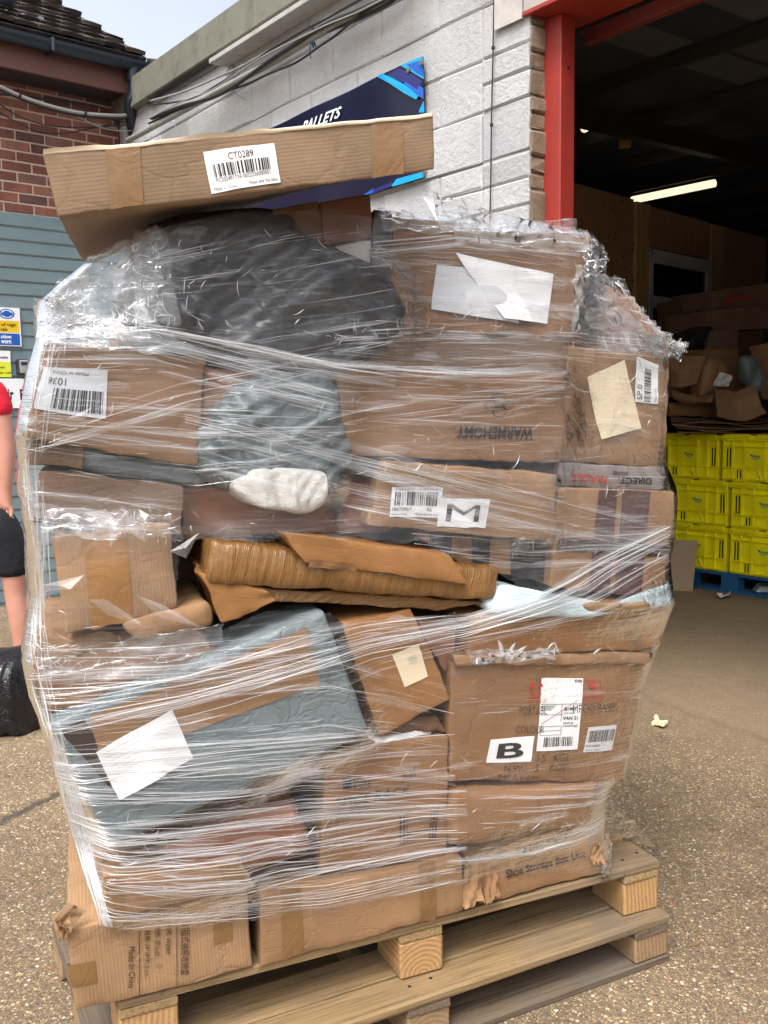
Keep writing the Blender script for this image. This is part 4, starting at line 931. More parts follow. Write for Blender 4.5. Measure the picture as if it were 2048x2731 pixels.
# cables crossing the house
for i, (lb, pts, rd_, mt, o) in enumerate([
    ('thick white cable sagging across the brick wall to the corner', [(-30, 220), (0, 231), (80, 266), (190, 297), (283, 307), (345, 306), (400, 291), (440, 278)], .013, CABG, .3),
    ('thick black cable strapped under the sagging white cable', [(-30, 226), (0, 237), (80, 272), (190, 304), (283, 313), (345, 311), (400, 297), (440, 284)], .013, CABL, .28),
    ('black cable sagging in a shallow curve above the white cable', [(-20, 252), (60, 256), (150, 268), (262, 285), (285, 303), (315, 333)], .007, CABL, .12),
    ('thin black cable hanging lowest across the bricks', [(-20, 288), (30, 318), (100, 350), (170, 355), (240, 343), (330, 325), (400, 318)], .005, CABL, .2),
    ('thin black cable sagging between the white cable and the lowest one', [(-20, 262), (40, 305), (120, 333), (200, 340), (300, 336), (390, 325), (430, 312)], .005, CABL, .22),
    ('thin grey cable strung under the soffit to the pipe', [(-20, 168), (80, 180), (200, 192), (300, 198), (345, 197), (388, 189)], .005, CABG, .25),
    ('pale thin cable slanting down to the pipe', [(195, 305), (235, 325), (270, 340), (320, 349), (380, 345), (420, 335)], .005, CABG, .24),
    ('thin grey cable hanging beside the downpipe', [(388, 193), (372, 215), (365, 260), (358, 330), (350, 380)], .004, CABG, .15)]):
    P = [hw(*himg(x, y, o), o) for x, y in pts]; ob = MB().tube(catmull(P, 6), rd_, 7).build('cable', mt, None, True); tag(ob, lb, 'cable', 'cables crossing the brick house')
    if i == 0:
        for k in (10, 20, 29): m = MB(); q = catmull(P, 6); m.tube([q[k], q[k]+(q[k+1]-q[k])*.35], .021, 10); m.build('cable_clip', CABL, ob)
# signs on the cladding
def sign(nm, label, x0, y0, x1, y1, wid, parts, mat, t=.004):
    """x1,y0..y1: right edge in photo px; wid metres"""
    ua, za = himg(x1, y0, .03); ub, zb = himg(x1, y1, .03); u1 = (ua+ub)/2
    f = lambda a, b, off: hw(a, b, .03+off)
    o = MB().rough(hw(u1-wid, zb, .02), HF.U*wid, HN*.01, ZV*(za-zb), .001, 0).build(nm, mat, None); tag(o, label, 'sign')
    sh = Sheet([(u1-wid, za), (u1, za), (u1, zb), (u1-wid, zb)], f); return o, sh
YLW = simple('sign_yellow', srgb(222, 184, 18), .5, .05, 0); SBL = simple('sign_blue', srgb(18, 82, 168), .5, .05, 0); SWH = simple('sign_white', srgb(224, 228, 232), .5, .04, 0); LIME = simple('sign_lime', srgb(206, 216, 40), .5, .05, 0)
o, sh = sign('warning_sign', 'white, yellow and blue hearing protection sign on the grey cladding', 0, 822, 55, 924, .30, None, SWH)
wS = .30
def pa(x): # photo px -> a on this sign (right edge 55)
    return 1-(55-x)/(wS*.0+ (himg(55, 870, .03)[0]-himg(0, 870, .03)[0])**-1*0+1)
du = (himg(55, 870, .03)[0]-himg(0, 870, .03)[0]); A_ = lambda x, w, xr=55: 1-((xr-x)/xr*du*xr/55)/w
rects(sh, [(.02, .34, .965, .645)], YLW, o, .001); rects(sh, [(.02, .67, .965, .975)], SBL, o, .001)
def disc(sh, ca, cb, ra, rb, mat, o, off, n=28, nm='symbol'):
    V = [sh.map(ca+math.cos(t)*ra, cb+math.sin(t)*rb, off) for t in np.linspace(0, 2*math.pi, n, endpoint=False)]; mk(nm, V, [tuple(range(n))], mat, o)
cx = A_(20, .3); disc(sh, cx, .165, .19, .13, SBL, o, .001); disc(sh, cx, .165, .155, .105, SWH, o, .0015); disc(sh, cx, .165, .10, .085, SBL, o, .002)
disc(sh, cx-.11, .17, .035, .045, SBL, o, .0022); disc(sh, cx+.11, .17, .035, .045, SBL, o, .0022)
text(sh, 'of high', (A_(3, .3), .40, A_(43, .3), .51), INK, o, .0015, True); text(sh, 'vels', (A_(0, .3), .52, A_(19, .3), .61), INK, o, .0015, True)
text(sh, 'ction', (A_(0, .3), .71, A_(28, .3), .80), WHT, o, .002, True); text(sh, 'worn', (A_(0, .3), .85, A_(27, .3), .93), WHT, o, .002, True)
o, sh = sign('flammable_sign', 'small white and lime sign below the hearing protection sign', 0, 936, 29, 1006, .24, None, SWH)
rects(sh, [(0, .42, .985, 1)], LIME, o, .001)
text(sh, 'mable', (A_(-3, .24, 29), .20, A_(22, .24, 29), .29), INK, o, .0015, True); text(sh, 'ers', (A_(0, .24, 29), .60, A_(12, .24, 29), .67), INK, o, .0015, True); text(sh, 'ear wall', (A_(-4, .24, 29), .79, A_(28, .24, 29), .87), INK, o, .0015, True)
o, sh = sign('company_sign', 'white board with bold black lettering behind the person', 0, 1010, 84, 1088, .95, None, SWH)
du2 = himg(84, 1050, .03)[0]; B_ = lambda x: 1-(du2-himg(x, 1050, .03)[0])/.95
text(sh, 'ir', (B_(21), .35, B_(36), .72), INK, o, .0015, True); text(sh, 'Er', (B_(53), .35, B_(80), .72), INK, o, .0015, True)
u, z = himg(46, 1000, .03); u2, z2 = himg(75, 958, .03); KS = simple('key_safe_grey', srgb(150, 154, 160), .4, .1, .05)
o = MB().rough(hw(u, z, .0), HF.U*(u2-u), HN*.05, ZV*(z2-z), .01, 0).build('key_safe', simple('key_safe_black', srgb(40, 42, 46), .5, .1, 0), None); tag(o, 'small grey and black key safe on the cladding beside the signs', 'key safe')
MB().rough(hw(u+.012, z+.012, .05), HF.U*(u2-u-.024), HN*.012, ZV*(z2-z-.02), .006, 0).build('cover', KS, o)
MB().rough(hw(u+.02, z2-.045, .062), HF.U*(u2-u-.04), HN*.004, ZV*.022, .003, 0).build('dial', INK, o)

# ------------------------------------------------------------------ bin bag
bf = Frame(on_z(20, 1965, 0)[:2], 5)
Blob('bin_bag', 'full black bin bag with a knotted top on the ground left of the pallet', [(-95, 1420), (-60, 1400), (0, 1405), (40, 1395), (75, 1425), (92, 1490), (98, 1560), (95, 1592), (60, 1600), (0, 1598), (-70, 1600), (-110, 1560), (-112, 1480)], .15, .2, .2, BINBAG, bf, .022, 12, rings=24, sub=7, freq=9, flat=2.2)
# ------------------------------------------------------------------ person
def skin_body(name, J, E, mat, parent, sub=2, root=0):
    me = bpy.data.meshes.new(name); off = ROOT[parent.name]
    me.from_pydata([tuple(np.array(j[:3])-off) for j in J], E, [])
    o = bpy.data.objects.new(name, me); COL.objects.link(o); o.parent = parent
    md = o.modifiers.new('s', 'SKIN'); md.use_smooth_shade = True
    for i, j in enumerate(J):
        rr = j[3] if isinstance(j[3], tuple) else (j[3], j[3]); me.skin_vertices[0].data[i].radius = rr
    me.skin_vertices[0].data[root].use_root = True
    sb = o.modifiers.new('u', 'SUBSURF'); sb.levels = sub; sb.render_levels = sub
    bpy.context.view_layer.update(); dg = bpy.context.evaluated_depsgraph_get()
    nm = bpy.data.meshes.new_from_object(o.evaluated_get(dg)); o.modifiers.clear(); o.data = nm
    nm.materials.clear(); nm.materials.append(mat); nm.polygons.foreach_set('use_smooth', [True]*len(nm.polygons)); return o
SKIN = Mat('skin'); _c = SKIN.coord(); SKIN.L(SKIN.mix(SKIN.noise(_c, 14, 5), srgb(176, 120, 102), srgb(200, 150, 132)), SKIN.b.inputs['Base Color']); SKIN.b.inputs['Roughness'].default_value = .5; SKIN.b.inputs['Subsurface Weight'].default_value = .1; SKIN = SKIN.m
def cloth(n, c):
    m = Mat(n); q = m.coord(); a = m.noise(q, 7, 4, .5, 1); m.L(m.mix(a, tuple(x*.85 for x in c[:3])+(1,), tuple(min(1, x*1.1) for x in c[:3])+(1,)), m.b.inputs['Base Color']); m.b.inputs['Roughness'].default_value = .9; m.L(m.bump(a, .6, .03), m.b.inputs['Normal']); return m.m
Y0 = 4.9
def PD(sx, sy, Y=Y0): return at_depth(sx, sy, Y)
sh_l = PD(-14, 1030); elb = PD(16, 1195); wri = PD(14, 1312); hnd = PD(15, 1350, Y0-.02)
foot_z = 0.0; cxp = sh_l[0]-.22
pe = thing('person', 'person in a red t-shirt and black shorts standing beside the wrapped pallet', 'person', (cxp, Y0, 0))
def X(x, y, z, r): return (cxp+x, Y0+y, z, r)
zsh = sh_l[2]
J = [X(0, 0, .93*zsh/1.6, (.16, .12)), X(0, 0, 1.12*zsh/1.6, (.15, .11)), X(0, 0, 1.36*zsh/1.6, (.17, .115)), X(0, .0, zsh+.0, (.10, .08)), X(0, -.01, zsh+.09, .055), X(0, -.03, zsh+.18, (.075, .09)), X(0, -.03, zsh+.27, (.072, .085)),
     (*sh_l, .062), (*(sh_l*.5+elb*.5), .058), (*elb, .05), (*(elb*.6+wri*.4), .05), (*wri, .033),
     X(-.22, 0, zsh-.02, .062), X(-.27, 0, zsh-.3, .05), X(-.28, -.05, zsh-.55, .035),
     X(.11, 0, .86*zsh/1.6, .1), (*PD(36, 1440), .085), (*PD(38, 1570), .058), (*PD(52, 1640), .062), (*PD(66, 1760), .045), (*np.array([PD(70, 1860)[0], Y0, .08]), .042), (*np.array([PD(72, 1860)[0], Y0-.17, .03]), .036),
     X(-.11, 0, .86*zsh/1.6, .1), X(-.13, .02, .5, .06), X(-.14, .03, .3, .055), X(-.14, .04, .08, .042), X(-.15, -.13, .03, .036)]
E_ = [(0, 1), (1, 2), (2, 3), (3, 4), (4, 5), (5, 6), (2, 7), (7, 8), (8, 9), (9, 10), (10, 11), (2, 12), (12, 13), (13, 14), (0, 15), (15, 16), (16, 17), (17, 18), (18, 19), (19, 20), (20, 21), (0, 22), (22, 23), (23, 24), (24, 25), (25, 26)]
# fingers on both hands: palm then five chains
def hand(w, i0, dirx):
    n0 = len(J); J.append((w[0], w[1]-.005, w[2]-.05, (.04, .022))); E_.append((i0, n0)); 
    for k in range(4):
        fx = (k-1.5)*.0205; b = (w[0]+fx, w[1]-.012, w[2]-.088-.004*abs(k-1.5)); L = [.036, .04, .038, .03][k]
        a = len(J); J.append((*b, .0115)); J.append((b[0], b[1]-.012, b[2]-L, .0105)); J.append((b[0], b[1]+.018, b[2]-L-.018, .0095)); E_.extend([(n0, a), (a, a+1), (a+1, a+2)])
    a = len(J); J.append((w[0]-dirx*.036, w[1]-.02, w[2]-.05, .013)); J.append((w[0]-dirx*.04, w[1]-.035, w[2]-.085, .011)); E_.extend([(n0, a), (a, a+1)])
hand(wri, 11, 1); hand(np.array(J[14][:3]), 14, -1)
skin_body('body', J, E_, SKIN, pe)
# shirt: torso + sleeves ; shorts
sl = elb*.55+sh_l*.45
JS = [X(0, 0, .95*zsh/1.6, (.185, .14)), X(0, 0, 1.14*zsh/1.6, (.18, .135)), X(0, 0, 1.36*zsh/1.6, (.2, .14)), X(0, 0, zsh+.02, (.12, .09)), (*(sh_l+[0, 0, .0]), .082), (*(sh_l*.5+sl*.5+[-.002, 0, 0]), .078), (*(sl+[.0, 0, 0]), .076), X(-.23, 0, zsh, .085), X(-.25, 0, zsh-.2, .08)]
skin_body('t_shirt', JS, [(0, 1), (1, 2), (2, 3), (2, 4), (4, 5), (5, 6), (2, 7), (7, 8)], cloth('red_cotton', srgb(206, 20, 50)), pe)
JH = [X(0, 0, .93*zsh/1.6, (.16, .12)), X(.10, 0, .84*zsh/1.6, .105), (*PD(-2, 1385), .13), (*PD(34, 1500), .092), (*PD(35, 1545), .092), X(-.11, 0, .84*zsh/1.6, .105), X(-.12, 0, .66, .09), X(-.12, 0, .52, .09)]
skin_body('shorts', JH, [(0, 1), (1, 2), (2, 3), (3, 4), (0, 5), (5, 6), (6, 7)], cloth('black_cotton', srgb(16, 18, 26)), pe)
JH = [X(0, .0, zsh+.21, (.082, .095)), X(0, .0, zsh+.30, (.078, .09))]
skin_body('hair', [X(0, .005, zsh+.22, (.078, .092)), X(0, .005, zsh+.31, (.07, .082))], [(0, 1)], cloth('brown_hair', srgb(60, 42, 30)), pe)
for (x, y) in ((PD(70, 1860)[0], Y0), (cxp-.14, Y0+.04)):
    skin_body('shoe', [(x, y+.04, .05, .05), (x, y-.08, .045, .045), (x, y-.19, .035, .036)], [(0, 1), (1, 2)], cloth('shoe_grey', srgb(70, 70, 74)), pe)
for dx in (-.03, .03): 
    m = MB(); c = np.array([cxp+dx, Y0-.115, zsh+.24]); m.tube([c+np.array([-.012, 0, 0]), c+np.array([-.006, -.004, 0]), c+np.array([.006, -.004, 0]), c+np.array([.012, 0, 0])], [.003, .008, .008, .003], 8); m.build('eye', PAPER, pe, True)
m = MB(); c = np.array([cxp, Y0-.12, zsh+.21]); m.tube([c+ZV*.03, c-np.array([0, .02, 0]), c-ZV*.006], [.007, .014, .008], 8); m.build('nose', SKIN, pe, True)
m = MB(); c = np.array([cxp, Y0-.112, zsh+.165]); m.tube([c-np.array([.022, 0, 0]), c-np.array([0, .004, 0]), c+np.array([.022, 0, 0])], [.003, .006, .003], 8); m.build('mouth', REDB, pe, True)
for dx in (-.078, .078): 
    m = MB(); c = np.array([cxp+dx, Y0-.03, zsh+.22]); m.tube([c-ZV*.03, c+np.array([dx*.12, .01, 0]), c+ZV*.03], [.006, .013, .008], 8); m.build('ear', SKIN, pe, True)

# ------------------------------------------------------------------ pallets
PINE = [wood('pine_%d' % i, srgb(*c), 0, .75, True, g) for i, (c, g) in enumerate([((178, 148, 106), .2), ((160, 134, 98), .3), ((128, 112, 94), .45)])]
PINEY = [wood('pine_cross_%d' % i, srgb(*c), 1, .75, True, g) for i, (c, g) in enumerate([((176, 146, 104), .2), ((124, 108, 90), .4)])]
ENDG = endgrain('pine_end', srgb(176, 132, 76)); ENDG2 = endgrain('pine_end_old', srgb(136, 104, 72))
ZT = .27
def mk_local(name, mbx, mat, root, fr):   # board meshes in pallet-local axes so that the grain follows the board
    V = [np.array([np.dot(v-fr['o'], fr['U']), np.dot(v-fr['o'], fr['V']), v[2]-fr['o'][2]]) for v in map(np.array, mbx.v)]
    me = bpy.data.meshes.new(name); me.from_pydata([tuple(v) for v in V], [], mbx.f); me.materials.append(mat); me.update()
    o = bpy.data.objects.new(name, me); COL.objects.link(o); o.parent = root; return o
def pallet(label, p0, ang, L, Dv, z0, hh, pine, piney, endg, front_bottom, deck):
    f = Frame(p0, ang); o0 = f.w(-L/2, 0, z0)
    root = thing('wooden_pallet', label, 'pallet', o0); root.rotation_euler = (0, 0, R(ang))
    fr = dict(o=o0, U=f.U, V=f.V)
    def B(nm, u0, v0, z, du, dv, dz, mat, j=.0022, r=.004):
        m = MB(); m.rough(f.w(u0, v0, z), f.U*du, f.V*dv, ZV*dz, r, j); return mk_local(nm, m, mat, root, fr)
    td, ts = .022, .024; hb = hh-td-ts-(.02 if front_bottom else 0); zb = z0+(.02 if front_bottom else 0)
    for (v, w) in deck: B('deck_board', -L, v, z0+hh-td, L, w, td, random.choice(pine))
    for (u, w) in ((-L+.0, .125), (-L/2-.06, .115), (-.115, .115)):
        B('stringer_board', u, .003, z0+hh-td-ts, w, Dv-.006, ts-.0005, random.choice(piney))
        for (v, d) in ((.004, .14), (Dv/2-.07, .14), (Dv-.144, .14)):
            B('block', u+.001, v+RNG.uniform(0, .004), zb, w-.002, d, hb-.0005, endg if endg else random.choice(pine), .001)
    for u in (-L+.03, -L+.09, -L/2-.03, -L/2+.03, -.09, -.03):
        m = MB(); c = f.w(u, deck[0][1]*.5+RNG.uniform(-.02, .02), z0+hh); m.tube([c, c+ZV*.001], .0045, 8); mk_local('nail', m, INK, root, fr)
    if front_bottom:
        for (v, w) in ((0, .12), (Dv/2-.05, .1), (Dv-.12, .12)): B('bottom_board', -L, v, z0, L, w, .0195, random.choice(pine))
    return f
UF = pallet('upper pallet of clean yellow pine directly under the wrapped boxes', (.7228, 2.4217), 23.8, 1.41, .8, .135, .135, PINE[:2], PINEY[:1], ENDG, False, [(0, .13), (.155, .1), (.29, .1), (.42, .1), (.55, .1), (.68, .12)])
LP = on_z(1789, 2437, .135)
LF_ = pallet('lower weathered grey brown pallet standing on the concrete', LP[:2], 26.8, 1.46, .8, 0.001, .132, [PINE[2], PINE[1]], PINEY[1:], ENDG2, True, [(0, .10), (.108, .12), (.40, .1), (.54, .1), (.69, .11)])
# ------------------------------------------------------------------ boxes on the pallet (front corners on a real vertical plane)
FR = Frame((.7228, 2.4217), 23.8); BOX = []
def C(label, quad, dv, depth, mat, **k):
    k.setdefault('seed', len(BOX)+1); c = Carton('cardboard_box', label, quad, dv, depth, mat, FR, **k); BOX.append(c); return c
# A top carton
q_ = FR.w(FR.imgD(110, 400, -.05)[0], -.05, 0); FR2 = Frame(q_[:2], 13)
TOPM = cardboard('cardboard_top', (.37, .24, .135, 1), 'h', .5, .5, 9)
b = Carton('cardboard_box', 'long flat carton with CT0289 label lying across the very top', [(90, 325), (934, 245), (938, 366), (126, 468)], 0, .55, TOPM, FR2, r=.004, crum=.004, cell=.016, seed=1, lift=.13); BOX.append(b)
top = b
b.tape([(228, 318), (300, 311), (312, 441), (240, 452)], TAPEL, nx=6); b.tape([(800, 258), (868, 251), (874, 374), (806, 382)], TAPEL, nx=6)
sh, lb = b.label([(438, 328), (592, 308), (605, 393), (456, 417)])
text(sh, 'CT0289', (.33, .10, .68, .27), INK, lb); barcode(sh, .09, .33, .90, .64, INK, lb, seed=3); text(sh, 'PC20249172410032236000001', (.10, .66, .88, .76), INK, lb)
text(sh, 'Made in China', (.05, .87, .36, .95), INK, lb); text(sh, 'Please save this label', (.55, .85, .96, .94), INK, lb)
b.label([(93, 325), (930, 245), (931, 253), (94, 334)], simple('torn_paper_edge', srgb(222, 206, 180), .9, .08, .2, 20), 'torn_edge', .002, 60, 2, .008)
# under it
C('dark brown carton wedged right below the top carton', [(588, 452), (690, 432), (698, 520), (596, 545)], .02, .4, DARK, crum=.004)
C('dark reddish carton under the right part of the top carton', [(692, 436), (799, 419), (806, 512), (700, 528)], .015, .4, cardboard('cardboard_shade', srgb(140, 96, 70), 'v', .2, .5, 4), crum=.003)  # shade below the top carton is put into this darker brown
C('small white foam block between the black sack and upper right carton', [(722, 532), (803, 516), (803, 592), (775, 588)], .03, .25, WHITEBAG, crum=.004)
b = C('upper right carton with two white papers under the film', [(846, 468), (1276, 513), (1236, 732), (840, 714)], .03, .5, BROWN, crum=.007)
b.tape([(846, 468), (1276, 513), (1274, 540), (846, 492)], TAPEL, nx=24, ny=2)
sh, lb = b.label([(940, 572), (1110, 590), (1118, 700), (930, 668)], GREYPAPER, 'paper_sheet', .003, 8, 6, .01)
sh2, lb2 = b.label([(978, 548), (1192, 592), (1180, 700), (1085, 690)], PAPER, 'paper_sheet', .006, 8, 6, .01)
P4 = b.sheet([(1165, 690), (955, 650), (970, 580), (1180, 620)])
for i, s in enumerate(['accept no liability for goods', 'Goods are custom returned without', 'our inspection before handing over', 'Please note carefully before']): text(P4, s, (.02, .06+i*.23, .92-.1*(i % 2), .18+i*.23), INK, lb)
C('narrow dark taped carton standing left of the upper right carton', [(808, 452), (848, 456), (842, 716), (800, 716)], .02, .4, TAPED, crum=.004)
C('soft brown parcel bulging at the upper right corner', [(1250, 592), (1372, 640), (1452, 770), (1232, 748)], .08, .4, REDB, crum=.014, bulge=.01)
# middle band
b = C('left carton with upside down barcode label', [(96, 735), (440, 775), (428, 1008), (48, 945)], .0, .5, BROWN, crum=.006)
b.tape([(96, 735), (440, 775), (440, 790), (94, 752)], TAPEL, nx=20, ny=2)
sh, lb = b.label([(228, 905), (72, 885), (92, 793), (232, 800)], GREYPAPER)
text(sh, '1036', (.62, .62, .90, .78), INK, lb); barcode(sh, .05, .08, .82, .55, INK, lb, seed=8, n=30); text(sh, 'Made in China', (.3, .86, .85, .93), INK, lb)
b = C('brown carton with CTN text beside the left barcode carton', [(440, 790), (726, 830), (722, 985), (430, 1010)], .02, .5, REDB, crum=.006)
P = b.sheet([(520, 950), (440, 945), (440, 918), (520, 923)]); text(P, 'CTN.NO', (0, 0, 1, 1), BROWNINK, b.o); P = b.sheet([(560, 990), (430, 975), (430, 958), (560, 973)]); text(P, 'MADE IN CHINA', (0, 0, 1, 1), BROWNINK, b.o)
C('thin brown carton squashed under the left barcode carton', [(52, 952), (185, 965), (180, 1012), (62, 1008)], .02, .4, DULL, crum=.008)
Blob('poly_parcel', 'flat grey poly parcel under the left barcode carton', [(135, 955), (280, 985), (420, 1010), (430, 1048), (280, 1030), (150, 1008)], .06, .03, .2, GREYBAG, FR, .006, 21, cat='parcel', rings=12)
b = C('wide brown carton with upside down print in the centre', [(728, 800), (1228, 810), (1212, 1000), (744, 984)], .01, .55, BROWN, crum=.005)
b.txt([(1148, 950), (984, 946), (984, 920), (1148, 922)], 'WARMEHOMY', INK, True, .1)
P = b.sheet([(1040, 845), (1115, 845), (1115, 905), (1040, 905)])
ringp = lambda P, cx, cy, r, t, mat, o: mk('printed_mark', sum([[P.map(cx+math.cos(a)*(r), cy+math.sin(a)*r, .0022), P.map(cx+math.cos(a)*(r-t), cy+math.sin(a)*(r-t), .0045)] for a in np.linspace(0, 2*math.pi, 24, endpoint=False)], []), [(2*i, 2*i+1, (2*i+3) % 48, (2*i+2) % 48) for i in range(24)], mat, o)
for cx_, cy_, r__ in ((.5, .25, .2), (.5, .75, .2), (.25, .5, .17), (.75, .5, .17), (.5, .5, .12)): ringp(P, cx_, cy_, r__, .025, BROWNINK, b.o)
C('dented carton lying between the paper carton and the wide centre carton', [(840, 716), (1238, 730), (1232, 806), (732, 796)], .035, .5, DULL, crum=.012)
b = C('right carton with cream paper and vertical barcode label', [(1228, 748), (1448, 765), (1437, 1008), (1206, 1000)], .03, .5, KRAFT, crum=.008)
b.label([(1264, 815), (1347, 778), (1384, 925), (1297, 948)], CREAM, 'paper_sheet', .003, 6, 8, .008)
sh, lb = b.label([(1371, 868), (1372, 772), (1420, 788), (1420, 873)], PAPER, 'label', .004)
text(sh, 'SP.0', (.06, .08, .4, .3), INK, lb); barcode(sh, .03, .38, .85, .68, INK, lb, seed=5); text(sh, 'Made in China', (.04, .84, .4, .92), INK, lb)
b = C('carton sealed with grey printed FRAGILE tape', [(1206, 1000), (1437, 1010), (1434, 1058), (1204, 1052)], .02, .5, simple('printed_grey_tape', srgb(134, 124, 118), .4, .12, .3, 16), crum=.006)
b.txt([(1405, 1046), (1337, 1045), (1337, 1031), (1405, 1031)], 'DIRECT', INK, True); b.txt([(1353, 1026), (1322, 1025), (1322, 1017), (1353, 1018)], 'BOXES', INK, True); b.txt([(1310, 1043), (1232, 1041), (1232, 1025), (1310, 1027)], 'FRAGILE', REDINK, True)
Blob('grey_poly_bag', 'crumpled grey poly bag bulging in the centre left', [(392, 962), (440, 880), (520, 822), (640, 800), (716, 822), (748, 935), (742, 1010), (690, 1062), (560, 1070), (480, 1055), (425, 1030)], .03, .045, .3, bag_mat('dark_grey_poly', srgb(92, 102, 104), .36, 8), FR, .018, 22, flat=6)
Blob('foam_bag', 'white foam sheet bag showing under the grey poly bag', [(503, 1056), (528, 1030), (560, 1014), (640, 1012), (692, 1018), (702, 1040), (698, 1085), (660, 1110), (610, 1106), (545, 1094)], -.012, .018, .2, WHITEBAG, FR, .009, 23, flat=9, freq=16, cat='packaging')
Blob('black_sack', 'big black plastic sack filling the upper left of the load', [(288, 575), (322, 500), (352, 478), (560, 458), (660, 510), (770, 555), (848, 640), (846, 740), (730, 812), (520, 812), (330, 775), (278, 740), (272, 650)], .05, .055, .4, BLACKBAG, FR, .022, 24, cat='sack', flat=9)
# lower middle band
C('dark brown carton on the left above the kraft cube', [(88, 1018), (400, 1052), (392, 1160), (70, 1128)], .015, .5, DULL, crum=.007)
C('long brown carton behind the foam bag', [(392, 1052), (840, 1040), (845, 1150), (392, 1160)], .06, .5, REDB, crum=.006)
b = C('carton with big letter M label', [(830, 993), (1204, 1024), (1200, 1172), (796, 1136)], -.01, .5, KRAFT, crum=.007)
sh, lb = b.label([(847, 1052), (956, 1052), (949, 1117), (840, 1116)])
text(sh, '91305CQBE08127621BE0709-0056', (.06, .02, .96, .12), INK, lb); barcode(sh, .06, .16, .94, .62, INK, lb, seed=9); text(sh, 'FB070007', (.03, .68, .42, .80), INK, lb); text(sh, '56', (.72, .68, .82, .80), INK, lb); text(sh, 'Made in China', (.03, .88, .34, .95), INK, lb); text(sh, 'Please save this label', (.5, .86, .96, .94), INK, lb)
sh, lb = b.label([(951, 1076), (1059, 1078), (1050, 1139), (944, 1137)]); text(sh, 'M', (.15, .2, .82, .8), INK, lb)
b = C('tall right carton banded with dark maroon tape', [(1206, 1054), (1460, 1062), (1434, 1292), (1188, 1268)], .0, .5, KRAFT, crum=.004)
b.tape([(1292, 1058), (1334, 1060), (1316, 1280), (1270, 1276)], MAROON, nx=4, ny=14); b.tape([(1346, 1060), (1405, 1062), (1382, 1286), (1326, 1282)], MAROON, nx=5, ny=14)
b.tape([(1203, 1160), (1450, 1178), (1446, 1204), (1200, 1190)], TAPED, off=.003, nx=18)
b = C('shallow carton with black and brown stripes under the M carton', [(885, 1150), (1200, 1172), (1192, 1262), (1010, 1226)], .04, .5, KRAFT, crum=.005)
b.tape([(928, 1154), (975, 1158), (975, 1222), (935, 1212)], BLACKP, nx=4, ny=5); b.tape([(1018, 1160), (1058, 1163), (1056, 1240), (1020, 1228)], BLACKP, nx=4, ny=5); b.tape([(1100, 1166), (1186, 1171), (1180, 1256), (1102, 1246)], BLACKP, nx=4, ny=5)
C('kraft cube carton with wide vertical brown tape on the left', [(110, 1162), (366, 1132), (386, 1312), (142, 1372)], -.01, .42, TAN, crum=.006, bulge=.012).tape([(180, 1158), (272, 1146), (286, 1338), (196, 1358)], tape_mat('crinkled_tape', srgb(146, 104, 56), .28, 16), nx=10, ny=14)
C('narrow dark carton above the central gap', [(392, 1135), (545, 1140), (545, 1162), (392, 1168)], .05, .3, DARK, crum=.006)
# central crumpled packages
b = C('bowed long package wrapped in shiny brown tape', [(452, 1168), (1084, 1230), (1070, 1300), (440, 1262)], -.02, .45, TAPE, r=.014, crum=.007, bulge=.012, cell=.011)
b2 = C('torn carton lying on the bowed taped package', [(608, 1150), (975, 1200), (1014, 1262), (660, 1218)], -.045, .4, ORANGE, r=.004, crum=.006, cell=.014)
b2.tape([(668, 1212), (770, 1226), (765, 1236), (665, 1226)], BROWN, 'torn_flap', .004)
C('flattened taped carton under the bowed package', [(470, 1262), (1062, 1300), (940, 1320), (490, 1290)], .0, .42, TAPE, r=.01, crum=.008)
C('crushed small carton at the left end of the bowed package', [(432, 1232), (560, 1275), (600, 1302), (475, 1345)], -.01, .35, ORANGE, r=.005, crum=.014, cell=.014)
b = C('curled cardboard sleeve lying above the grey parcel', [(255, 1345), (452, 1302), (462, 1352), (300, 1398)], -.03, .3, KRAFT, r=.02, crum=.010)
C('large brown carton on the left behind the grey parcel', [(66, 1440), (430, 1358), (470, 1425), (96, 1548)], .01, .5, BROWN, crum=.010)
C('crumpled torn carton at the left above the brown carton', [(85, 1375), (300, 1372), (330, 1400), (80, 1446)], .02, .4, KRAFT, crum=.018)
Blob('blue_white_bag', 'thin pale blue poly bag under the striped right carton', [(1085, 1262), (1200, 1290), (1330, 1300), (1430, 1290), (1442, 1255), (1452, 1275), (1446, 1312), (1330, 1322), (1150, 1335), (1050, 1318)], -.005, .035, .3, BLUEBAG, FR, .008, 25, rings=14)
Blob('paper_wrap', 'strip of brown paper wrap squashed on the pale blue bag', [(1262, 1300), (1340, 1302), (1398, 1300), (1390, 1318), (1320, 1322), (1265, 1318)], -.035, .018, .1, BROWNPAPER, FR, .005, 26, cat='paper', rings=8)
b = C('flat orange brown carton above the shampoo basin carton', [(1015, 1330), (1434, 1307), (1426, 1400), (1010, 1420)], -.005, .5, ORANGE, crum=.003)
b.tape([(1360, 1311), (1392, 1309), (1386, 1402), (1354, 1404)], TAPEL, nx=4, ny=6)
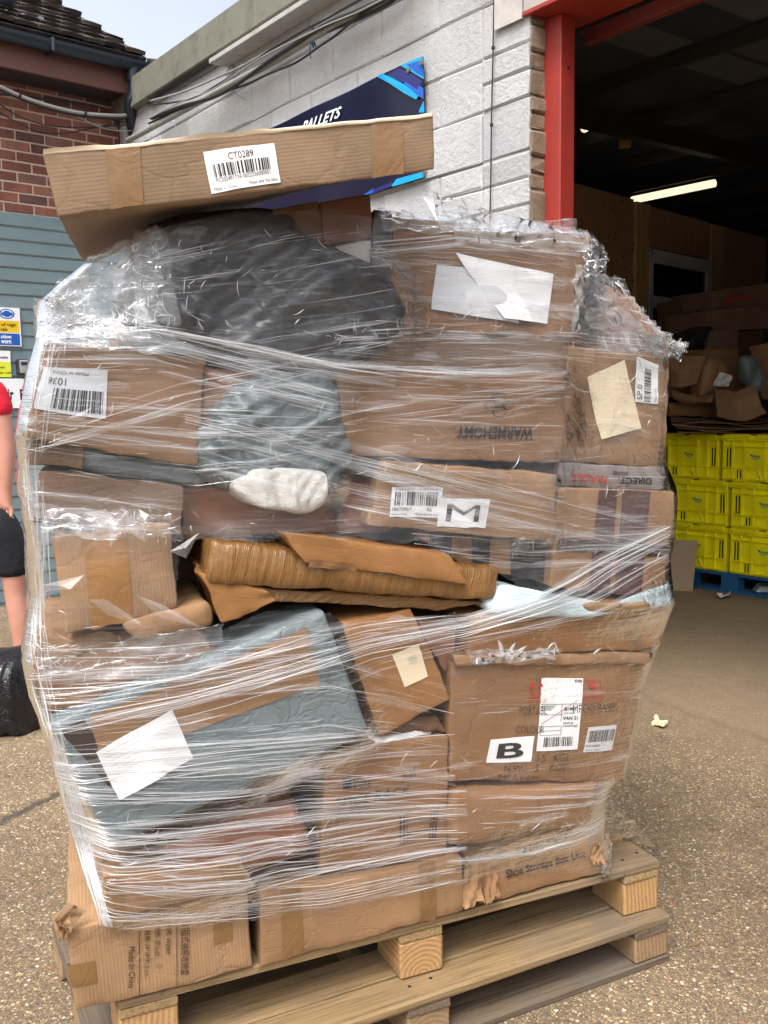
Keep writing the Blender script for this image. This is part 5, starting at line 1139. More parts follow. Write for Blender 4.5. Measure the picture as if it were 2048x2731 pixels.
# box B
b = C('big carton printed PORTABLE SHAMPOO BASIN with letter B label', [(976, 1432), (1398, 1428), (1348, 1688), (972, 1690)], -.005, .5, BROWN, crum=.006, bulge=.01)
C('crumpled top flap of cardboard folded over the basin carton', [(985, 1418), (1408, 1412), (1405, 1434), (990, 1440)], -.02, .45, KRAFT, r=.006, crum=.008, cat='cardboard')
for q, s in (([(1117, 1524), (1176, 1522), (1176, 1540), (1117, 1542)], 'PORTABL'), ([(1232, 1520), (1328, 1515), (1328, 1533), (1232, 1538)], 'MPOO BASIN'), ([(1109, 1566), (1170, 1564), (1170, 1580), (1109, 1582)], 'COLOUR'), ([(1152, 1627), (1222, 1624), (1222, 1640), (1152, 1642)], '3.5   KGS'), ([(1086, 1651), (1216, 1647), (1216, 1662), (1086, 1666)], 'N.W.:   3    KGS'), ([(1076, 1674), (1162, 1671), (1162, 1685), (1076, 1688)], 'MEAS:60*')):
    b.txt(q, s, BROWNINK, False, .1 if 'KGS' in s or 'MEAS' in s else 0)
P = b.sheet([(1135, 1468), (1175, 1467), (1175, 1505), (1135, 1506)]); rects(P, [(.1, .85, .95, .95), (.22, .35, .32, .8), (.65, .35, .75, .8)], REDINK, b.o, .004)
for cx_ in (.27, .7): mk('printed_mark', [P.map(cx_-.17, .35, .0045), P.map(cx_+.17, .35, .0045), P.map(cx_, .05, .0045)], [(0, 1, 2)], REDINK, b.o)
P = b.sheet([(1255, 1467), (1293, 1466), (1293, 1500), (1255, 1501)]); rects(P, [(0, 0, 1, .06), (0, .94, 1, 1), (0, .06, .06, .94), (.94, .06, 1, .94), (.46, .5, .54, .82), (.34, .8, .66, .86)], REDINK, b.o, .004); mk('printed_mark', [P.map(.28, .15, .0045), P.map(.72, .15, .0045), P.map(.62, .5, .0045), P.map(.38, .5, .0045)], [(0, 1, 2, 3)], REDINK, b.o)
b.txt([(1135, 1508), (1175, 1507), (1175, 1516), (1135, 1517)], 'THIS SIDE UP', REDINK); b.txt([(1253, 1503), (1297, 1502), (1297, 1510), (1253, 1511)], 'HANDLE WITH CARE', REDINK)
sh, lb = b.label([(1166, 1462), (1256, 1462), (1241, 1615), (1153, 1619)], PAPER, 'shipping_label', .004)
text(sh, 'EVRi', (.8, .02, .97, .06), INK, lb, .0012, True); text(sh, '08 HML2', (.58, .40, .88, .45), INK, lb, .0012, True); text(sh, 'COU-PNET', (.58, .47, .86, .50), INK, lb); text(sh, 'VAN 51', (.56, .53, .93, .58), INK, lb, .0012, True); text(sh, 'DROP 36', (.58, .61, .82, .635), INK, lb, .0012, True); text(sh, 'C-ROUND 2643', (.58, .65, .93, .675), INK, lb, .0012, True)
rects(sh, [(.02, .355, .98, .362), (.02, .5, .55, .505), (.52, .36, .53, .6), (.04, .66, .55, .665), (.04, .72, .55, .725), (.04, .78, .55, .785), (.04, .66, .05, .785), (.54, .66, .55, .785)], INK, lb); barcode(sh, .15, .81, .85, .94, INK, lb, seed=12)
rects(sh, [(.04, .38+i*.025, .38-.05*i, .388+i*.025) for i in range(3)], INK, lb)
mk('pen_stroke', [sh.map(.05, .62, .006), sh.map(.9, .30, .006), sh.map(.9, .308, .006), sh.map(.05, .63, .006)], [(0, 1, 2, 3)], REDINK, lb)
sh, lb = b.label([(1057, 1596), (1149, 1587), (1143, 1643), (1048, 1648)]); text(sh, 'B', (.2, .2, .8, .82), INK, lb, .0012, True)
sh, lb = b.label([(1266, 1568), (1328, 1563), (1319, 1619), (1254, 1623)], GREYPAPER); barcode(sh, .08, .15, .95, .6, INK, lb, seed=14); text(sh, 'RH240001', (.05, .7, .5, .8), INK, lb); text(sh, 'MADE IN CHINA', (.05, .88, .5, .94), INK, lb)
# grey parcel
b = C('big grey poly wrapped parcel leaning diagonally with a white paper', [(98, 1562), (702, 1318), (800, 1585), (236, 1838)], -.03, .32, GREYBAG, r=.016, crum=.006, bulge=.003)
b.tape([(190, 1548), (662, 1356), (690, 1476), (222, 1652)], KRAFT, 'bare_cardboard', .003, 30, 10)
b.tape([(125, 1572), (180, 1552), (240, 1640), (262, 1730), (180, 1690)], TAPED, 'torn_hole', .002, 8, 8)
sh, lb = b.label([(205, 1620), (370, 1530), (416, 1635), (256, 1724)], PAPER, 'paper_sheet', .006, 12, 10, .01)
rects(sh, [(.08, .10+i*.09, .55-.05*(i % 3), .106+i*.09) for i in range(6)], simple('faint_print', srgb(150, 150, 160), .6, .05, 0), lb)
b = C('tilted orange brown carton with a cream label in the centre', [(738, 1345), (888, 1315), (974, 1508), (822, 1594)], .0, .4, ORANGE, crum=.005)
sh, lb = b.label([(846, 1414), (902, 1390), (923, 1460), (873, 1484)], CREAM, 'label', .003)
rects(sh, [(.45, .25+i*.06, .8, .265+i*.06) for i in range(4)], bpy.data.materials['faint_print'], lb)
C('small carton squeezed right of the tilted carton', [(900, 1340), (992, 1345), (986, 1400), (955, 1452)], .03, .35, REDB, crum=.01)
for i, (q, lab) in enumerate([([(810, 1585), (955, 1545), (972, 1575), (870, 1592)], 'crushed cardboard scraps between tilted carton and spice rack carton'), ([(800, 1600), (940, 1575), (935, 1610), (800, 1618)], 'white torn paper strip on top of the spice rack carton')]):
    C(lab, q, .02, .3, [DARK, PAPER][i], r=.004, crum=.014, cat=['cardboard', 'paper'][i])
b = C('carton printed SPICE RACK in the lower centre', [(704, 1622), (972, 1592), (965, 1850), (690, 1893)], .0, .5, BROWN, crum=.005)
b.txt([(762, 1677), (786, 1673), (786, 1684), (762, 1688)], 'LIFE', INK, True); b.txt([(762, 1690), (800, 1685), (800, 1696), (762, 1701)], 'IDEAS', INK, True)
P = b.sheet([(738, 1680), (757, 1677), (757, 1702), (738, 1705)]); rects(P, [(0, 0, .45, .4), (.55, 0, 1, .4), (0, .5, 1, 1)], INK, b.o, .004)
b.txt([(724, 1722), (885, 1695), (885, 1716), (724, 1746)], 'SPICE RACK', INK, False, .2); b.txt([(722, 1752), (798, 1738), (798, 1750), (722, 1764)], 'SKU  KT0021', INK)
P = b.sheet([(862, 1762), (945, 1750), (940, 1812), (862, 1822)]); rects(P, [(0, 0, .05, 1), (.09, 0, .14, 1), (.18, 0, .2, 1), (.8, 0, .83, 1), (.87, 0, .92, 1), (.95, 0, 1, 1), (.2, .3, .8, .34), (.2, .62, .8, .66)], BROWNINK, b.o, .004)
b.txt([(862, 1668), (895, 1655), (900, 1675), (866, 1690)], 'A M', BROWNINK, False, .3)
# lower left
b = C('long low carton at the left foot of the film', [(222, 1896), (520, 1862), (548, 1912), (236, 1990)], -.04, .5, KRAFT, crum=.005)
b.tape([(470, 1868), (512, 1863), (538, 1914), (488, 1928)], TAPEL, nx=4, ny=5); b.tape([(225, 1896), (262, 1892), (272, 1982), (238, 1990)], TAPEL, nx=4, ny=5)
b = C('brown carton with rounded end under the grey parcel', [(330, 1846), (640, 1738), (682, 1838), (478, 1918)], -.01, .4, REDB, r=.03, crum=.007)
b = C('wide kraft carton with vertical Chinese print at the bottom left corner', [(143, 2009), (533, 1919), (546, 2091), (163, 2187)], -.012, .48, TAN, crum=.004)
b.tape([(145, 2085), (205, 2072), (208, 2120), (150, 2135)], TAPEL, nx=5, ny=5); b.tape([(460, 1990), (500, 1981), (503, 2030), (463, 2040)], TAPEL, nx=4, ny=4)
V9 = lambda x0, y0, x1, y1: [(x1, y0), (x1-1, y1), (x0-1, y1), (x0, y0)]
b.txt(V9(389, 1991, 409, 2104), '斜插式抽屉收纳盒', INK); b.txt(V9(357, 1995, 370, 2058), '编号: W2069', INK); b.txt(V9(334, 1998, 346, 2062), '颜色: 雪山白', INK); b.txt(V9(340, 2082, 348, 2090), '□', INK); b.txt(V9(312, 2007, 324, 2106), '规格: 24*18*31.5 cm', INK); b.txt(V9(277, 2043, 291, 2132), 'Made In China', INK)
P = b.sheet([(300, 2005), (412, 1980), (412, 2120), (300, 2150)]); rects(P, [(.0, .03, .012, 1.0), (.71, .0, .722, .98)], INK, b.o, .004)
flp = b
# torn flap at its left top
def world_flap(label, quadD, dv0, dv1, mat, seed, nm='torn_cardboard', bend=.02, cat='cardboard', thick=.005):
    P = [FR.w(*[FR.imgD(x, y, d)[0], d, FR.imgD(x, y, d)[1]]) for (x, y), d in zip(quadD, (dv0, dv0, dv1, dv1))]
    nx, ny = 12, 10; V = []; n = np.cross(P[1]-P[0], P[3]-P[0]); n /= np.linalg.norm(n)
    for j in range(ny+1):
        for i in range(nx+1):
            a, b_ = i/nx, j/ny; p = (P[0]*(1-a)+P[1]*a)*(1-b_)+(P[3]*(1-a)+P[2]*a)*b_
            jag = (.008*float(vn([[a*9, seed, 0]])[0])) if j == ny else 0
            V.append(p+n*(bend*math.sin(b_*math.pi*.9)+.006*float(vn([[a*4, b_*4, seed]])[0]))-ZV*jag)
    k = len(V); V2 = [v+n*thick for v in V]; F = grid_faces(nx+1, ny+1); F += [tuple(reversed([q+k for q in f])) for f in F[:]]
    ring = [i for i in range(nx+1)]+[(j+1)*(nx+1)-1 for j in range(1, ny+1)]+[ny*(nx+1)+i for i in range(nx-1, -1, -1)]+[j*(nx+1) for j in range(ny-1, 0, -1)]
    for i in range(len(ring)): a, b_ = ring[i], ring[(i+1) % len(ring)]; F.append((b_, a, a+k, b_+k))
    uv = []
    for f in F:
        for q in f: q %= k; uv.append(((q % (nx+1))/nx*.15, (q//(nx+1))/ny*.15))
    return mk(nm, V+V2, F, mat, None if label else flp.o, uv=uv), label, cat
def wf2(label, *a, **k):
    r = world_flap(label, *a, **k)
    if label: tag(r[0], label, r[2])
wf2(None, [(150, 1950), (186, 1968), (152, 2010), (116, 1985)], -.02, -.03, TAN, 3, 'torn_flap', bend=.004, thick=.004)
wf2(None, [(117, 1984), (150, 2008), (146, 2026), (124, 2022)], -.03, -.02, KRAFT, 4, 'torn_flap', bend=.003, thick=.004)
b = C('long carton at the centre bottom resting on the pallet', [(562, 1932), (1001, 1851), (1002, 1968), (562, 2090)], -.015, .5, KRAFT, crum=.005)
b.tape([(606, 1922), (650, 1914), (655, 2062), (610, 2074)], TAPEL, nx=5, ny=8); b.tape([(905, 1868), (940, 1861), (942, 1986), (908, 1994)], TAPEL, nx=4, ny=8)
b = C('wide sagging carton above the shoe storage carton', [(975, 1708), (1308, 1690), (1282, 1788), (970, 1838)], -.02, .5, BROWN, r=.025, crum=.008, bulge=.008)
b = C('torn carton printed Shoe Storage Box Unit at the lower right', [(1008, 1850), (1300, 1766), (1308, 1886), (1035, 1954)], .0, .45, KRAFT, crum=.006)
b.txt([(1090, 1878), (1264, 1834), (1265, 1855), (1092, 1900)], 'Shoe Storage Box Unit', INK, True); b.txt([(1142, 1822), (1222, 1800), (1222, 1814), (1142, 1838)], 'LIFE IDEAS', INK, True)
P = b.sheet([(1114, 1834), (1136, 1828), (1136, 1840), (1114, 1846)]); rects(P, [(0, 0, .45, 1), (.55, 0, 1, 1)], INK, b.o, .004)
flp = b
wf2(None, [(1006, 1868), (1040, 1862), (1048, 1950), (1003, 1966)], -.006, -.03, KRAFT, 5, 'torn_flap', bend=.012)
wf2(None, [(1046, 1868), (1075, 1862), (1082, 1935), (1054, 1956)], -.006, -.035, BROWN, 6, 'torn_flap', bend=.012)
wf2(None, [(1012, 1846), (1100, 1822), (1096, 1852), (1016, 1868)], -.004, -.012, DARK, 7, 'torn_flap', bend=.006)
wf2(None, [(1280, 1830), (1306, 1824), (1308, 1862), (1282, 1868)], -.006, -.03, KRAFT, 8, 'torn_flap', bend=.01)
# unseen core: cartons behind the front row keep the load solid from the side
for i, (z0, z1, v0) in enumerate([(.28, .62, .55), (.64, 1.02, .52), (1.04, 1.42, .54), (1.44, 1.74, .55)]):
    for j in range(2):
        u0 = -1.27+j*.64; C('plain carton in the back row of the load, %s layer %s half' % (['bottom', 'second', 'third', 'top'][i], ['left', 'right'][j]), [], v0, .4, [BROWN, KRAFT, DULL][(i+j) % 3], world=[(u0, z1), (u0+.6, z1), (u0+.6, z0), (u0, z0)], cell=.08)
# ------------------------------------------------------------------ stretch film round the load
def vimg(x, y, v=0.0):
    x = np.asarray(x, float)*KX; y = np.asarray(y, float)*KY; v = np.broadcast_to(np.asarray(v, float), x.shape)
    d = FW[None]+RT[None]*((x.ravel()-1024)/FPX)[:, None]-UPV[None]*((y.ravel()-1365.5)/FPX)[:, None]
    p0 = FR.p0[None]+FR.V[None]*v.ravel()[:, None]; t = ((p0-CAM[None])@FR.V)/(d@FR.V); q = CAM[None]+d*t[:, None]
    return ((q-FR.p0)@FR.U).reshape(x.shape), q[:, 2].reshape(x.shape)
def pip(x, y, poly):
    ins = np.zeros(np.shape(x), bool); n = len(poly)
    for i in range(n):
        x0, y0 = poly[i]; x1, y1 = poly[(i+1) % n]
        if y0 == y1: continue
        c = ((y0 > y) != (y1 > y)) & (x < (x1-x0)*(y-y0)/(y1-y0)+x0); ins ^= c
    return ins
bv, bp_ = [], []
bpy.context.view_layer.update()
for o in list(COL.objects):
    if o.type == 'MESH' and o.parent is None and o.get('category') and o is not top.o and np.linalg.norm(np.array(o.location)[:2]-np.array([0, 2.2])) < 1.5 and o['category'] not in ('pallet', 'litter', 'leaf', 'gravel'):
        n = len(bv); of = np.array(o.location); bv += [tuple(np.array(v.co)+of) for v in o.data.vertices]; bp_ += [tuple(i+n for i in p.vertices) for p in o.data.polygons]
bvh = BVHTree.FromPolygons(bv, bp_)
US_, ZS_ = np.arange(-1.65, .3, .013), np.arange(.15, 2.1, .013)
raw = np.full((len(ZS_), len(US_)), np.nan); vd = Vector(FR.V)
for j, z in enumerate(ZS_):
    for i, u in enumerate(US_):
        h = bvh.ray_cast(Vector(FR.w(u, -.5, z)), vd, .75)
        if h[0] is not None: raw[j, i] = h[3]-.5
fil = np.where(np.isnan(raw), .08, np.minimum(raw, .08))
def shift(a, dj, di): return np.roll(np.roll(a, dj, 0), di, 1)
def blur(a, n):
    for _ in range(n): a = (a*2+shift(a, 1, 0)+shift(a, -1, 0)+shift(a, 0, 1)+shift(a, 0, -1))/6
    return a
mn = fil.copy()
for _ in range(3): mn = np.minimum.reduce([mn, shift(mn, 1, 0), shift(mn, -1, 0), shift(mn, 0, 1), shift(mn, 0, -1)])
sm_ = blur(mn, 14); hull = blur(np.minimum(sm_, fil)-.002, 2); hull = np.minimum(hull, fil-.004)
def vf(u, z):
    a = np.clip((np.asarray(u)-US_[0])/.013, 0, len(US_)-1.001); b = np.clip((np.asarray(z)-ZS_[0])/.013, 0, len(ZS_)-1.001)
    i = a.astype(int); j = b.astype(int); fa, fb_ = a-i, b-j
    return (hull[j, i]*(1-fa)+hull[j, i+1]*fa)*(1-fb_)+(hull[j+1, i]*(1-fa)+hull[j+1, i+1]*fa)*fb_
YL = [(430, 520), (490, 345), (555, 195), (600, 138), (640, 95), (700, 86), (730, 82), (800, 62), (945, 36), (1000, 44), (1130, 56), (1200, 68), (1300, 76), (1400, 58), (1450, 52), (1520, 66), (1560, 84), (1700, 124), (1850, 166), (1990, 212), (2010, 214)]
YR = [(430, 1000), (470, 1262), (500, 1296), (540, 1312), (610, 1335), (690, 1398), (740, 1448), (800, 1452), (1000, 1442), (1062, 1462), (1250, 1440), (1330, 1436), (1400, 1428), (1430, 1410), (1690, 1352), (1720, 1332), (1800, 1302), (1890, 1312), (2010, 1312)]
xL = lambda y: np.interp(y, *zip(*YL)); xR = lambda y: np.interp(y, *zip(*YR))+9
HOLE = [(395, 1150), (480, 1172), (560, 1166), (640, 1150), (760, 1160), (900, 1176), (1040, 1216), (1098, 1252), (1082, 1292), (1000, 1322), (800, 1334), (740, 1345), (700, 1322), (640, 1316), (560, 1322), (470, 1350), (400, 1330), (375, 1250)]
LOWER = [(100, 2100), (205, 1992), (320, 2000), (430, 1998), (540, 1986), (640, 1975), (720, 1960), (860, 1932), (1000, 1905), (1130, 1886), (1230, 1884), (1300, 1892), (1320, 1900), (1400, 2100)]
UPPER = [(0, 600), (190, 556), (340, 492), (500, 462), (700, 446), (810, 470), (940, 468), (1150, 462), (1262, 488), (1500, 520)]
wrap = thing('stretch_wrap', 'clear stretch film wound round the stacked cartons in many wrinkled layers', 'stretch film', FR.w(-.65, .5, ZT))
def film_layer(nm, extra, y0, y1, NI, NJ, mat, seed, amp, side=True, holes=True):
    ys = np.linspace(y0, y1, NJ); Y = np.repeat(ys[:, None], NI, 1); t = np.linspace(0, 1, NI)[None, :]
    X_ = xL(Y)*(1-t)+xR(Y)*t
    u, z = vimg(X_, Y, -.01); v = vf(u, z)-.004-extra
    P0_ = np.stack([u*4.5, z*52+np.sin(u*5+z*3)*1.5, v*0+seed], -1); P1 = np.stack([u*15, z*24, v*0+seed*3.], -1); P2 = np.stack([u*3, z*3, v*0+seed], -1)
    reg = np.clip(vn(P2, seed)*.9+.35, .1, 1)
    cr = np.exp(-((Y-620)/110.)**2)*(X_ < 420)+np.exp(-((Y-1440)/70.)**2)*(X_ < 480)+np.exp(-((Y-1130)/45.)**2)*(X_ < 430)+np.exp(-((Y-720)/60.)**2)*(X_ > 700)+(X_ > 1230)*(Y < 780)
    v = v-amp*(ridged(P0_, seed, 3)*.5+.5)*reg*.8-amp*1.6*(ridged(P1, seed+4, 3)*.5+.5)*(.1+np.clip(cr, 0, 1)*.6)
    e = np.minimum(t*(xR(Y)-xL(Y)), (1-t)*(xR(Y)-xL(Y)))/25.; v = v+.022*np.clip(1-e, 0, 1)**2*(t < .5)
    P = FR.p0+u[..., None]*FR.U+v[..., None]*FR.V+z[..., None]*ZV
    keep = ~pip(X_+10*vn(P1*2, 3), Y+10*vn(P1*2+5, 4), HOLE) if holes else np.ones(Y.shape, bool)
    keep &= Y+6*vn(P1*1.5, 9) < np.interp(X_, *zip(*LOWER)); keep &= Y+8*vn(P1, 11) > np.interp(X_, *zip(*UPPER))
    V = P.reshape(-1, 3); UVp = np.stack([u+seed*.37, z+seed*.21], -1).reshape(-1, 2); K = keep.ravel()
    F = [f for f in grid_faces(NI, NJ) if K[f[0]] and K[f[1]] and K[f[2]] and K[f[3]]]
    Vl = [V]; base = NI*NJ; UVl = [UVp]
    if side:
        NS = 46
        for sd_, col in ((-1, 0), (1, NI-1)):
            us, zs_, vs = u[:, col], z[:, col], v[:, col]; T = np.linspace(0, 1, NS)[None, :]
            bul = np.array([np.exp(-((ys-y_)/s_)**2)*a_ for y_, s_, a_ in ((1250, 110, .012), (640, 60, .012), (1050, 30, .01))]).sum(0) if sd_ < 0 else ys*0
            vv = vs[:, None]+T**1.2*.95; uu = us[:, None]+(.115 if sd_ < 0 else -.6)*(vv-vs[:, None])*(1 if sd_ < 0 else np.clip(1-T*.4, .3, 1))+sd_*(.008*np.sin(T*3.14)+bul[:, None]*np.sin(T*3.14)**.5); z2 = zs_[:, None]+0*vv
            Q = np.stack([uu*0+seed, z2*22+np.sin(vv*7), vv*9], -1); dd = .004*(ridged(Q, seed+7, 3))*np.clip(T*8, 0, 1); uu = uu+sd_*dd
            PP = FR.p0+uu[..., None]*FR.U+vv[..., None]*FR.V+z2[..., None]*ZV
            KK = np.repeat(keep[:, col:col+1], NS, 1).ravel(); ff = grid_faces(NS, NJ, 0)
            for f in ff:
                if KK[f[0]] and KK[f[2]]: g = tuple(base+i for i in f); F.append(g[::-1] if sd_ < 0 else g)
            Vl.append(PP.reshape(-1, 3)); UVl.append(np.stack([vv*1.0+5, z2], -1).reshape(-1, 2)); base += NJ*NS
    V = np.concatenate(Vl); UVp = np.concatenate(UVl); F = np.array(F)
    used = np.unique(F); mp = np.full(len(V), -1); mp[used] = np.arange(len(used)); F = mp[F]; V = V[used]; UVp = UVp[used]
    me = bpy.data.meshes.new(nm); off = ROOT[wrap.name]; me.vertices.add(len(V)); me.vertices.foreach_set('co', (V-off).ravel())
    me.loops.add(F.size); me.loops.foreach_set('vertex_index', F.ravel()); me.polygons.add(len(F)); me.polygons.foreach_set('loop_start', np.arange(0, F.size, 4)); me.polygons.foreach_set('loop_total', np.full(len(F), 4))
    me.update(calc_edges=True); l = me.uv_layers.new(name='UVMap'); l.data.foreach_set('uv', UVp[F.ravel()].ravel()); me.polygons.foreach_set('use_smooth', [True]*len(F)); me.materials.append(mat); me.validate()
    o = bpy.data.objects.new(nm, me); COL.objects.link(o); o.parent = wrap; return o
film_layer('film_sheet', .0, 440, 2005, 330, 430, FILM, 1, .0016)
film_layer('film_sheet', .006, 440, 1190, 260, 260, FILM, 2, .002, side=False)
# folds: narrow gathered ridges of film following the tension lines, plus added glare strips
class Folds:
    def __init__(s): s.V = []; s.F = []; s.n = 0
    def add(s, x, y, w, lift=.003, sag=0):
        u, z = vimg(x, y, -.012); v = vf(u, z)-lift
        P = np.stack([u, z], -1); T = np.gradient(P, axis=0); T /= (np.linalg.norm(T, axis=1, keepdims=True)+1e-9); Nn = np.stack([-T[:, 1], T[:, 0]], -1)
        k = len(x); pr = np.sin(np.linspace(0, math.pi, k))**.7*w+1e-5
        L = P+Nn*pr[:, None]; Rr = P-Nn*pr[:, None]
        mk3 = lambda q, vv: FR.p0+q[:, :1]*FR.U+vv[:, None]*FR.V+q[:, 1:]*ZV
        s.V.append(np.stack([mk3(L, v), mk3(P, v-np.minimum(pr*.9, .0022)-.0004), mk3(Rr, v)], 1).reshape(-1, 3))
        i = np.arange(k-1)*3+s.n; s.F.append(np.stack([i, i+1, i+4, i+3], -1)); s.F.append(np.stack([i+1, i+2, i+5, i+4], -1)); s.n += 3*k
    def build(s, nm, mat):
        V = np.concatenate(s.V); F = np.concatenate(s.F); me = bpy.data.meshes.new(nm); off = ROOT[wrap.name]
        me.vertices.add(len(V)); me.vertices.foreach_set('co', (V-off).ravel()); me.loops.add(F.size); me.loops.foreach_set('vertex_index', F.ravel().astype(np.int32)); me.polygons.add(len(F)); me.polygons.foreach_set('loop_start', np.arange(0, F.size, 4)); me.polygons.foreach_set('loop_total', np.full(len(F), 4)); me.update(calc_edges=True)
        me.materials.append(mat); me.polygons.foreach_set('use_smooth', [True]*len(F)); o = bpy.data.objects.new(nm, me); COL.objects.link(o); o.parent = wrap; o['kind'] = 'stuff'; return o
FA, FB, FC = Folds(), Folds(), Folds()
DEN = .30
def okpt(x, y): return (x > xL(y)) & (x < xR(y)) & (y < np.interp(x, *zip(*LOWER))) & (y > np.interp(x, *zip(*UPPER))) & ~pip(x, y, HOLE)
def fan(path, n, l0, l1, w0=.0005, w1=.0018, wob=3, bright=.5, lift=.004, edge=0):
    px = [p[0] for p in path]; yt = [p[1] for p in path]; yb = [p[2] for p in path]
    n = int(n*DEN); cen = RNG.random(max(3, n//9)); 
    for _ in range(n):
        s = float(np.clip(cen[int(RNG.integers(len(cen)))]+RNG.normal(0, .014), 0, 1)) if RNG.random() < .7 else RNG.random(); L = math.exp(RNG.uniform(math.log(l0), math.log(l1))); x0 = RNG.uniform(px[0]-L*.3, px[-1]-L*.5)
        k = max(5, int(L/22)+4); x = np.linspace(x0, x0+L, k); x = np.clip(x, px[0], px[-1])
        if x[-1]-x[0] < 8: continue
        y = np.interp(x, px, yt)*(1-s)+np.interp(x, px, yb)*s; ph = RNG.uniform(0, 50)
        tilt = RNG.normal(0, .03); y = y+tilt*(x-x.mean())+.5*wob*np.array([float(q) for q in vn(np.stack([x*.012+ph, x*0+ph, x*0], -1))])
        ok = okpt(x, y)
        if ok.sum() < 4: continue
        a = np.argmax(ok); b = len(ok)-np.argmax(ok[::-1]); 
        if not ok[a:b].all():
            b = a+np.argmin(ok[a:b]) if not ok[a:b].all() else b
            if b-a < 4: continue
        w = .74*math.exp(RNG.uniform(math.log(w0), math.log(w1)))
        (FA if RNG.random() < bright else FB).add(x[a:b], y[a:b], w, lift+RNG.uniform(0, .006))
        if RNG.random() < .13 and L > 60: FC.add(x[a:b], y[a:b]+RNG.uniform(-4, 4), RNG.uniform(.004, .012), .003+RNG.uniform(0, .004))
def vfan(path, n, l0, l1, **k):   # mostly vertical folds: swap roles
    px = [p[0] for p in path]; xt = [p[1] for p in path]; xb = [p[2] for p in path]
    for _ in range(int(n*.45)):
        s = RNG.random(); L = RNG.uniform(l0, l1); y0 = RNG.uniform(px[0], px[-1]-L*.5); kk = 9; y = np.clip(np.linspace(y0, y0+L, kk), px[0], px[-1])
        x = np.interp(y, px, xt)*(1-s)+np.interp(y, px, xb)*s+RNG.normal(0, .05)*(y-y.mean())+4*vn(np.stack([y*.02, y*0+s*40, y*0], -1))
        ok = okpt(x, y)
        if ok.all() and y[-1]-y[0] > 8: (FA if RNG.random() < k.get('bright', .5) else FB).add(x, y, math.exp(RNG.uniform(-7.6, -6.5)), .005)
def curl(cx, cy, rx, ry, n, l0=8, l1=40, bright=.7, ang=None, w0=.0004, w1=.0016):
    w0 = min(w0, .001) if ang is None and w1 < .002 else w0; w1 = .0009 if w1 < .002 else w1
    for _ in range(int(n*.22)):
        x0 = cx+RNG.normal(0, rx); y0 = cy+RNG.normal(0, ry); L = RNG.uniform(l0, l1); a = RNG.uniform(0, 6.28) if ang is None else ang+RNG.normal(0, .45); k = 7; t = np.linspace(-.5, .5, k); c = RNG.normal(0, .35)
        x = x0+math.cos(a)*t*L-math.sin(a)*c*L*(t*t-.1); y = y0+math.sin(a)*t*L+math.cos(a)*c*L*(t*t-.1)
        if okpt(x, y).all(): (FA if RNG.random() < bright else FB).add(x, y, RNG.uniform(w0, w1), .005+RNG.uniform(0, .008))
G = dict(w0=.00035, w1=.0013)
fan([(290, 560, 760), (560, 500, 800), (850, 470, 740)], 520, 30, 300, **G, bright=.3, wob=9)
fan([(300, 690, 760), (560, 760, 800), (860, 790, 845)], 260, 60, 420, **G, bright=.35, wob=4)
fan([(300, 700, 712), (560, 752, 766), (720, 785, 800), (1000, 800, 830), (1230, 800, 832)], 150, 150, 600, w0=.0008, w1=.003, bright=.3, wob=3, lift=.010)
fan([(88, 735, 800), (330, 730, 800), (720, 830, 900)], 260, 40, 350, **G, bright=.6)
fan([(50, 800, 1000), (420, 800, 1060), (740, 850, 1000)], 620, 30, 330, **G, bright=.45, wob=7)
fan([(50, 930, 990), (400, 800, 900), (700, 760, 840)], 160, 60, 300, **G, bright=.5)
fan([(400, 870, 1010), (760, 960, 1110), (1200, 1080, 1180)], 330, 80, 500, **G, bright=.5, wob=3)
fan([(560, 890, 940), (1000, 1020, 1100), (1450, 1130, 1200)], 160, 120, 600, **G, bright=.45, wob=3)
fan([(720, 730, 990), (980, 750, 1000), (1230, 745, 1000)], 520, 25, 300, **G, bright=.4, wob=6)
fan([(720, 700, 790), (980, 690, 770), (1450, 720, 800)], 330, 30, 260, w0=.0005, w1=.002, bright=.5, wob=9)
fan([(700, 880, 960), (1000, 800, 960), (1240, 760, 900)], 130, 60, 280, **G, bright=.4)
fan([(810, 470, 720), (1040, 480, 730), (1270, 525, 735)], 460, 25, 260, **G, bright=.5, wob=7)
fan([(812, 520, 560), (1000, 500, 530), (1270, 520, 560)], 120, 80, 350, w0=.0006, w1=.003, bright=.6)
fan([(1225, 640, 1000), (1330, 680, 990), (1452, 740, 1000)], 330, 20, 130, **G, bright=.45, wob=6)
fan([(800, 990, 1140), (1000, 1000, 1160), (1230, 1030, 1180)], 200, 30, 260, **G, bright=.35)
fan([(880, 1130, 1200), (1150, 1165, 1230), (1440, 1150, 1215)], 230, 60, 400, **G, bright=.35, wob=3)
fan([(1200, 1000, 1200), (1450, 1000, 1200)], 170, 25, 180, **G, bright=.4)
fan([(70, 1010, 1130), (400, 1050, 1160)], 160, 30, 220, **G, bright=.5)
fan([(52, 1390, 1600), (400, 1370, 1560), (700, 1340, 1480), (1000, 1318, 1400), (1250, 1250, 1330), (1440, 1150, 1250)], 620, 60, 620, w0=.0004, w1=.0018, bright=.55, wob=4, lift=.008)
fan([(60, 1500, 1640), (400, 1440, 1560), (730, 1350, 1460), (1000, 1315, 1380), (1230, 1230, 1290), (1442, 1130, 1180)], 260, 150, 900, w0=.0006, w1=.0026, bright=.6, wob=3, lift=.014, edge=2)
fan([(60, 1450, 1850), (400, 1420, 1840), (700, 1400, 1800), (980, 1480, 1790)], 700, 30, 480, **G, bright=.5, wob=3)
fan([(100, 1620, 1960), (400, 1620, 1990), (700, 1600, 1970), (980, 1570, 1900)], 900, 40, 620, w0=.0004, w1=.0016, bright=.6, wob=3)
